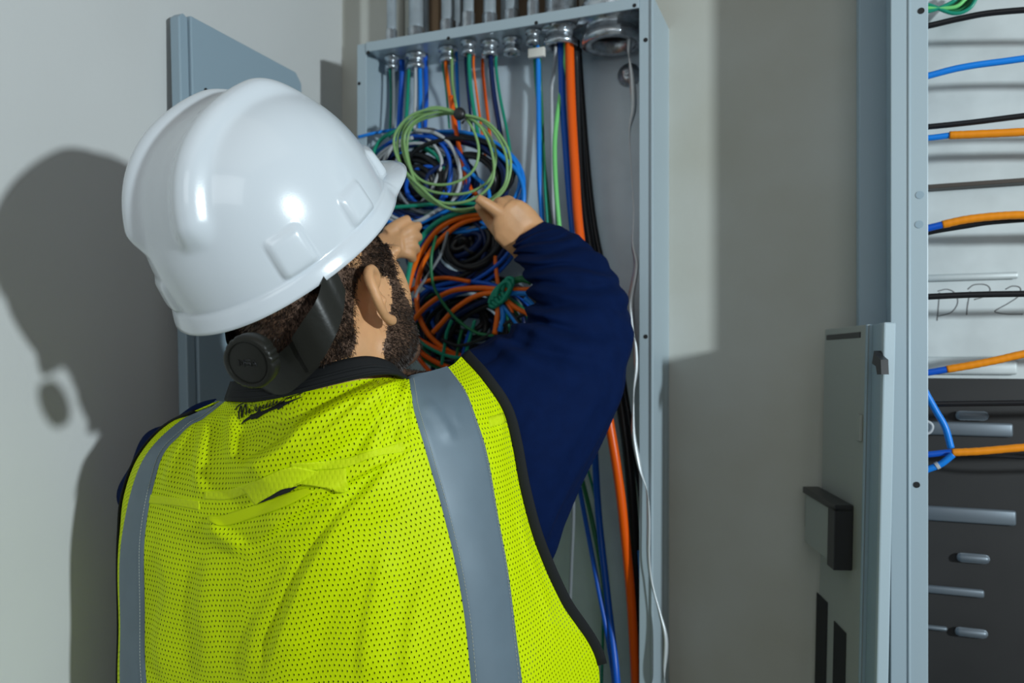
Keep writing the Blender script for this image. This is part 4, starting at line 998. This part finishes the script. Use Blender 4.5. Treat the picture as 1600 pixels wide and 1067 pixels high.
# decals / seams laid on the cloth along sight lines
def onv(px, py, off=.0008, bvh=None):
    d = (P(px, py, 1)-camv).normalized(); hit, n_, _, _ = (bvh or vestbvh).ray_cast(camv, d)
    if hit is None: return None
    if n_.dot(d) > 0: n_ = -n_
    return hit+n_*off
def seam(pl, name='seam', m=None, r=.0006, off=.0003, parent=None):
    pts = [onv(x, y, off) for x, y in cr(pl, 10)]; pts = [p for p in pts if p]
    return MB().tube(pts, r, 6).build(name, m or M['hivisplain'], parent or panel)
def patch(quad_top, quad_bot, name, m, off, nu=30, nv=6, th=.001, parent=None, curl=0):
    Tp, Bt = cr(quad_top, 12), cr(quad_bot, 12)
    def at_(A, t_):
        x = t_*(len(A)-1); i = min(int(x), len(A)-2); f_ = x-i; return (A[i][0]*(1-f_)+A[i+1][0]*f_, A[i][1]*(1-f_)+A[i+1][1]*f_)
    vs, fs, uvs = [], [], []
    for i in range(nv+1):
        for j in range(nu+1):
            a, b_ = at_(Tp, j/nu), at_(Bt, j/nu); s = i/nv; x, y = a[0]*(1-s)+b_[0]*s, a[1]*(1-s)+b_[1]*s
            p = onv(x, y, off+curl*s*s) or onv(x, y+3, off); vs.append(p); uvs.append((x/F*.82, -y/F*.82))
    for i in range(nv):
        for j in range(nu): a = i*(nu+1)+j; fs.append((a, a+1, a+nu+2, a+nu+1))
    o = mk(name, vs, fs, m, parent or panel, uvs=uvs); sd = o.modifiers.new('thick', 'SOLIDIFY'); sd.thickness = th; sd.offset = 1; return o
patch([(232,772),(280,778),(312,783)], [(231,786),(280,791),(312,797)], 'yoke_hem', M['hivis2'], .0006, th=.0008)
patch([(320,768),(360,764),(400,750)], [(320,780),(360,780),(402,765)], 'yoke_hem', M['hivis2'], .0006, th=.0008)
patch([(454,724),(490,722),(540,716),(580,704),(630,690)], [(454,729),(488,734),(540,730),(585,714),(632,706)], 'yoke_hem', M['hivis2'], .0008, 50, th=.0008)
patch([(762,652),(776,648),(786,645)], [(766,668),(779,664),(790,660)], 'yoke_hem', M['hivis2'], .0006, 8, 3, th=.0008)
patch([(378,762),(415,744),(455,729),(500,735),(541,731)], [(402,786),(424,771),(450,758),(500,761),(543,767)], 'pocket_flap', M['hivis2'], .0016, 50, 12, th=.0009, curl=.003)
patch([(404,786),(420,771),(435,762),(452,758)], [(404,788),(425,781),(445,773),(466,761)], 'pocket_opening', M['dark'], .0012, 20, 5, th=.0004)
patch([(326,806),(352,804),(400,788),(440,774),(478,763)], [(328,815),(350,822),(400,808),(450,790),(492,768)], 'pocket_welt', M['hivisplain'], .0016, 40, 6, th=.0009)
# printed script logo and lightning bolt
def ribbon(pl, w_px, name, parent, m=M['bind'], off=.0015):
    pts = cr(pl, 5) if len(pl) > 2 else [pl[0], ((pl[0][0]+pl[1][0])/2, (pl[0][1]+pl[1][1])/2), pl[1]]; vs, fs = [], []
    for i, p in enumerate(pts):
        a, b_ = pts[max(i-1, 0)], pts[min(i+1, len(pts)-1)]; dx, dy = b_[0]-a[0], b_[1]-a[1]; l = math.hypot(dx, dy) or 1
        k = (w_px if not callable(w_px) else w_px(i/(len(pts)-1)))/2; nx, ny = -dy/l*k, dx/l*k
        for s in (-1, 1):
            q = onv(p[0]+nx*s, p[1]+ny*s, off)
            if q is None: return
            vs.append(q)
    for i in range(len(pts)-1): fs.append((2*i, 2*i+1, 2*i+3, 2*i+2))
    return vs, fs
def logo(strokes, name):
    mb = MB()
    for pl, w_ in strokes:
        r = ribbon(pl, w_, name, panel)
        if r: mb.add(*r)
    o = mb.build(name, M['bind'], panel); sd = o.modifiers.new('thick', 'SOLIDIFY'); sd.thickness = .0003; return o
base = lambda x: 651-(x-375)*.33          # writing baseline, rising to the right
ST = [([(369,641),(372,636),(377,632),(382,630)], 1.3), ([(375,655),(374.5,645),(378,634)], 1.9), ([(378,634),(379.5,642),(378.5,649),(381,652)], 1.7), ([(380,650),(382,640),(385,631)], 1.4),
      ([(385,631),(386.5,640),(386,648)], 1.9)]
x = 390.5
for h, k in ((8,'i'),(17,'l'),(8,'w'),(8,'w'),(8,'a'),(8,'u'),(7.5,'u'),(13,'k'),(7,'e'),(6,'e')):
    b0 = base(x); hh = h*(1-.50*(x-390)/60); g = .9+.35*(1-(x-390)/60)
    ST.append(([(x+hh*.18, b0-hh), (x, b0-hh*.45), (x+.8, b0)], 1.9*g*.8)); ST.append(([(x+.8, b0), (x+3, b0-hh*.35), (x+5.0, b0-hh*.8)], .9)); x += 5.4
    if k == 'i': ST.append(([(x-2.6, b0-hh-4), (x-1.6, b0-hh-5.5)], 1.6))
ST += [([(446,625.5),(450,621.5),(455,621),(450,624)], 1.1), ([(455,623),(460,618.5),(466,617.5),(474,614)], 1.0)]
logo(ST, 'printed_script_logo')
BT = [([(377,664),(386,656),(396,650)], lambda t_: .8+4.5*t_), ([(393,652),(404,648),(409,642)], 8), ([(400,652),(412,645),(425,639)], lambda t_: 7-3*t_), ([(420,641),(432,636),(440,632)], lambda t_: 4+3*t_),
      ([(434,638),(441,633),(447,628)], 7), ([(444,632),(456,627),(474,620)], lambda t_: 4.5*(1-t_)+.5)]
logo(BT, 'printed_lightning_logo')
# ------------------------------------------------------------------ collar of the vest
def neck_ring(pc, rx, rz, tilt, n=64):
    pass
def collar(name, top, bot, dtop, dbot, m, parent, th=.004):
    # top/bot: pixel polylines left->right of the visible rear half; the ring is closed round the front
    Tp, Bt = cr(top, 10), cr(bot, 10); n = 40; R = []
    cT, cB = V((0, 0, 0)), None
    def at_(A, t_):
        x = t_*(len(A)-1); i = min(int(x), len(A)-2); f_ = x-i; return (A[i][0]*(1-f_)+A[i+1][0]*f_, A[i][1]*(1-f_)+A[i+1][1]*f_)
    rows_ = []
    for s in np.linspace(0, 1, 7):
        r_ = []
        for j in range(n+1):
            t_ = j/n; a, b_ = at_(Tp, t_), at_(Bt, t_); x, y = a[0]*(1-s)+b_[0]*s, a[1]*(1-s)+b_[1]*s
            bul = math.sqrt(max(0, 1-(2*t_-1)**2)); dC = dtop*(1-s)+dbot*s
            d = dC-(.076+.014*s)*bul+.006*math.sin(s*math.pi)*-.3
            r_.append(P(x, y, d))
        xl_, xr_ = r_[0], r_[-1]
        for j in range(1, n):
            t_ = j/n; c = xr_*(1-t_)+xl_*t_; bul = math.sin(math.pi*t_); r_.append(c+FWD*(.062+.014*s)*bul-UP*.02*bul)
        rows_.append(r_)
    k = len(rows_[0]); vs = [p for r_ in rows_ for p in r_]; fs = [(i*k+j, i*k+(j+1) % k, (i+1)*k+(j+1) % k, (i+1)*k+j) for i in range(6) for j in range(k)]
    o = mk(name, vs, fs, m, parent); sd = o.modifiers.new('thick', 'SOLIDIFY'); sd.thickness = th; sd.offset = 0; return o, rows_
col, crow = collar('collar', [(362,597),(400,592),(440,588),(490,576),(540,562),(575,558),(606,566),(622,580)],
                   [(352,626),(390,628),(440,621),(500,606),(550,594),(590,586),(618,586),(640,594)], .888, .895, M['bind'], vest)
for s in (3, 5):
    mb = MB(); mb.tube([p-(p-camv).normalized()*.0026 for p in crow[s][:41]], .0016, 8); mb.build('collar_rib', M['bind'], col)
# ------------------------------------------------------------------ navy shirt
shirt = bpy.data.objects.new('shirt', None); C.objects.link(shirt); shirt.location = P(480, 1300, .97); WT[shirt] = V(shirt.location)
shirt.parent = man; shirt.matrix_parent_inverse = Matrix.Translation(-WT[man])
R = []
for i in range(0, NVR, 6):
    r_ = []
    for j in range(0, NUC, 9):
        a = G2[i, j].copy(); a[1] += .014
        if j == 0: a[0] += .012
        if j > 8*SU: a[0] -= .010*(j-8*SU)/SU
        if j > 8.4*SU and i > 6*SV: a[0] = G2[i, int(8.4*SU)][0]+.02*(j-8.4*SU)/SU
        a[2] -= .010 if i == 0 else .0
        r_.append(K(*a))
    a, b_ = G2[i, -1].copy(), G2[i, 0]
    if i > 6*SV: a[0] = G2[i, int(8.4*SU)][0]+.012
    for k in range(1, 12):
        t_ = k/12; bul = math.sin(math.pi*t_); vf = i/NVR
        r_.append(K(a[0]*(1-t_)+b_[0]*t_, a[1]*(1-t_)+b_[1]*t_+.01+.15*bul**.7*(.45+.55*min(1, vf*3)), a[2]*(1-t_)+b_[2]*t_-.01))
    R.append(r_)
MB().rings(R).build('shirt_body', M['navy'], shirt)
# right sleeve: rings through silhouette pixels (inner edge, outer edge, depth, half thickness)
SL = [((690,660),(800,930),1.055,.075), ((706,600),(856,872),1.06,.085), ((726,558),(880,812),1.065,.088), ((752,545),(908,750),1.072,.085), ((780,532),(938,690),1.082,.080), ((806,515),(968,620),1.098,.074),
      ((826,498),(983,548),1.12,.066), ((833,474),(982,490),1.145,.060), ((828,448),(966,438),1.17,.054), ((818,424),(940,400),1.20,.048), ((808,402),(905,370),1.232,.040), ((803,386),(876,354),1.256,.034), ((805,372),(850,346),1.272,.029)]
def sleeve(SL, name, parent, folds, n=72, k=14):
    A = cr([(*i, *o, d, t_) for i, o, d, t_ in SL], k); R = []; m_ = len(A)
    for q, (ix, iy, ox, oy, d, tk) in enumerate(A):
        a, b_ = P(ix, iy, d), P(ox, oy, d); c = (a+b_)/2; h = (b_-a)/2; w_ = (c-camv).normalized()*-tk; s = q/(m_-1); r_ = []
        for j in range(n):
            t_ = 2*math.pi*j/n; out = h*math.cos(t_)+w_*math.sin(t_); f_ = folds(s, t_)
            r_.append(c+out*(1+f_/max(out.length, .01)))
        R.append(r_)
    # rolled cuff edge going back inside
    last = R[-1]; c = sum(last, V((0, 0, 0)))/n; R.append([c+(p-c)*.93 for p in last]); R.append([c+(p-c)*.86+(V(c)-V(A[-4][:3] and c))*0 for p in R[-2]])
    mb = MB(); mb.rings(R, cap=False); return mb.build(name, M['navy'], parent)
rf_ = np.random.default_rng(11); FP = [(rf_.uniform(0, 6.28), rf_.uniform(.8, 1.3)) for _ in range(8)]
def folds_r(s, t_):
    # t_: 0 outer edge, pi inner edge, pi/2 towards the viewer ; s 0 shoulder .. 1 cuff
    inner = .5-.5*math.cos(t_); e = 0
    # folds fan out of the elbow crease (inner side) and fade on the outer side
    for c, amp, wd_, sl in ((.33, .008, .034, .10), (.44, .010, .032, .07), (.545, .011, .030, .02), (.64, .011, .028, -.03), (.73, .010, .026, -.06), (.81, .009, .023, -.06), (.88, .007, .019, -.05), (.94, .004, .013, -.02)):
        cc = c+sl*(1-inner)+.012*math.sin(3*t_+c*30); x = (s-cc)/wd_
        e += 1.5*amp*(math.exp(-x*x)-.9*math.exp(-((x-1.25)/.6)**2))*(.30+.70*inner**.6)*(1-.45*inner**6)*(.75+.25*math.sin(2*t_+c*50))
    # long pulls down the upper arm
    e += .006*math.sin(6*t_+5*s+1)*max(0, 1-s*1.9)+.003*math.sin(11*t_+9*s)*max(0, .8-s)
    r_ = 1-abs(math.sin(3.5*t_+2.2*s+.6)); e += .008*r_**2*max(0, 1-s*1.5)
    r_ = 1-abs(math.sin(5.5*t_-3*s+2)); e += .003*r_**2*max(0, 1-abs(s-.3)*2.2)
    return e
sleeve(SL, 'sleeve', shirt, folds_r)
SLL = [((420,700),(330,660),1.0,.06), ((330,760),(262,668),1.04,.075), ((280,820),(200,716),1.07,.07), ((300,850),(196,800),1.12,.06), ((380,850),(330,760),1.18,.06), ((470,760),(410,680),1.235,.058), ((520,620),(460,560),1.245,.05), ((585,470),(530,420),1.24,.042), ((612,428),(580,375),1.232,.034)]
SLL2 = [(b, a, d, t_) for a, b, d, t_ in SLL]
sleeve([((380,680),(338,624),.99,.03), ((290,760),(260,658),1.03,.035), ((252,820),(209,708),1.05,.035), ((250,880),(186,790),1.055,.035), ((320,880),(250,820),1.10,.040), ((420,840),(370,760),1.15,.046), ((490,700),(440,650),1.21,.046), ((570,530),(515,480),1.24,.044), ((606,436),(570,380),1.234,.033)],
       'sleeve', shirt, lambda s, t_: .004*math.sin(40*s+2*t_))
# shirt neck inside the vest collar
# trousers and boots, below the frame
M['trouser'] = mat('dark_work_trousers', (.03, .035, .045), .85, bump=.3, bscale=600)
mb = MB()
for s in (-1, 1):
    hip = P(480+s*85, 1400, .98); a = hip.copy(); a.z = 1.0; k_ = a+FWD*.02; k_.z = .5; b_ = a.copy(); b_.z = .07
    pts = cr([(*a, .125), (*((a+k_)/2), .115), (*k_, .088), (*((k_+b_)/2), .082), (*b_, .078)], 5); mb.tube([V(p[:3]) for p in pts], [p[3] for p in pts], 24)
mb.build('trousers', M['trouser'], man)
for s in (-1, 1):
    hip = P(480+s*85, 1400, .98); c = V((hip.x, hip.y, 0)); R = []
    for y, wd_, z0, z1 in ((-.08, .030, .0, .10), (-.06, .044, 0, .13), (0, .046, 0, .13), (.06, .047, 0, .10), (.12, .052, 0, .075), (.17, .046, 0, .06), (.20, .022, .005, .045)):
        f_ = c+FWD*y; R.append([f_+RGT*wd_*math.cos(a)*(1)+UP*((z0+z1)/2+(z1-z0)/2*(math.copysign(abs(math.sin(a))**.6, math.sin(a)))) for a in [2*math.pi*k/16 for k in range(16)]])
    MB().rings(R).build('boot', M['blk'], man)
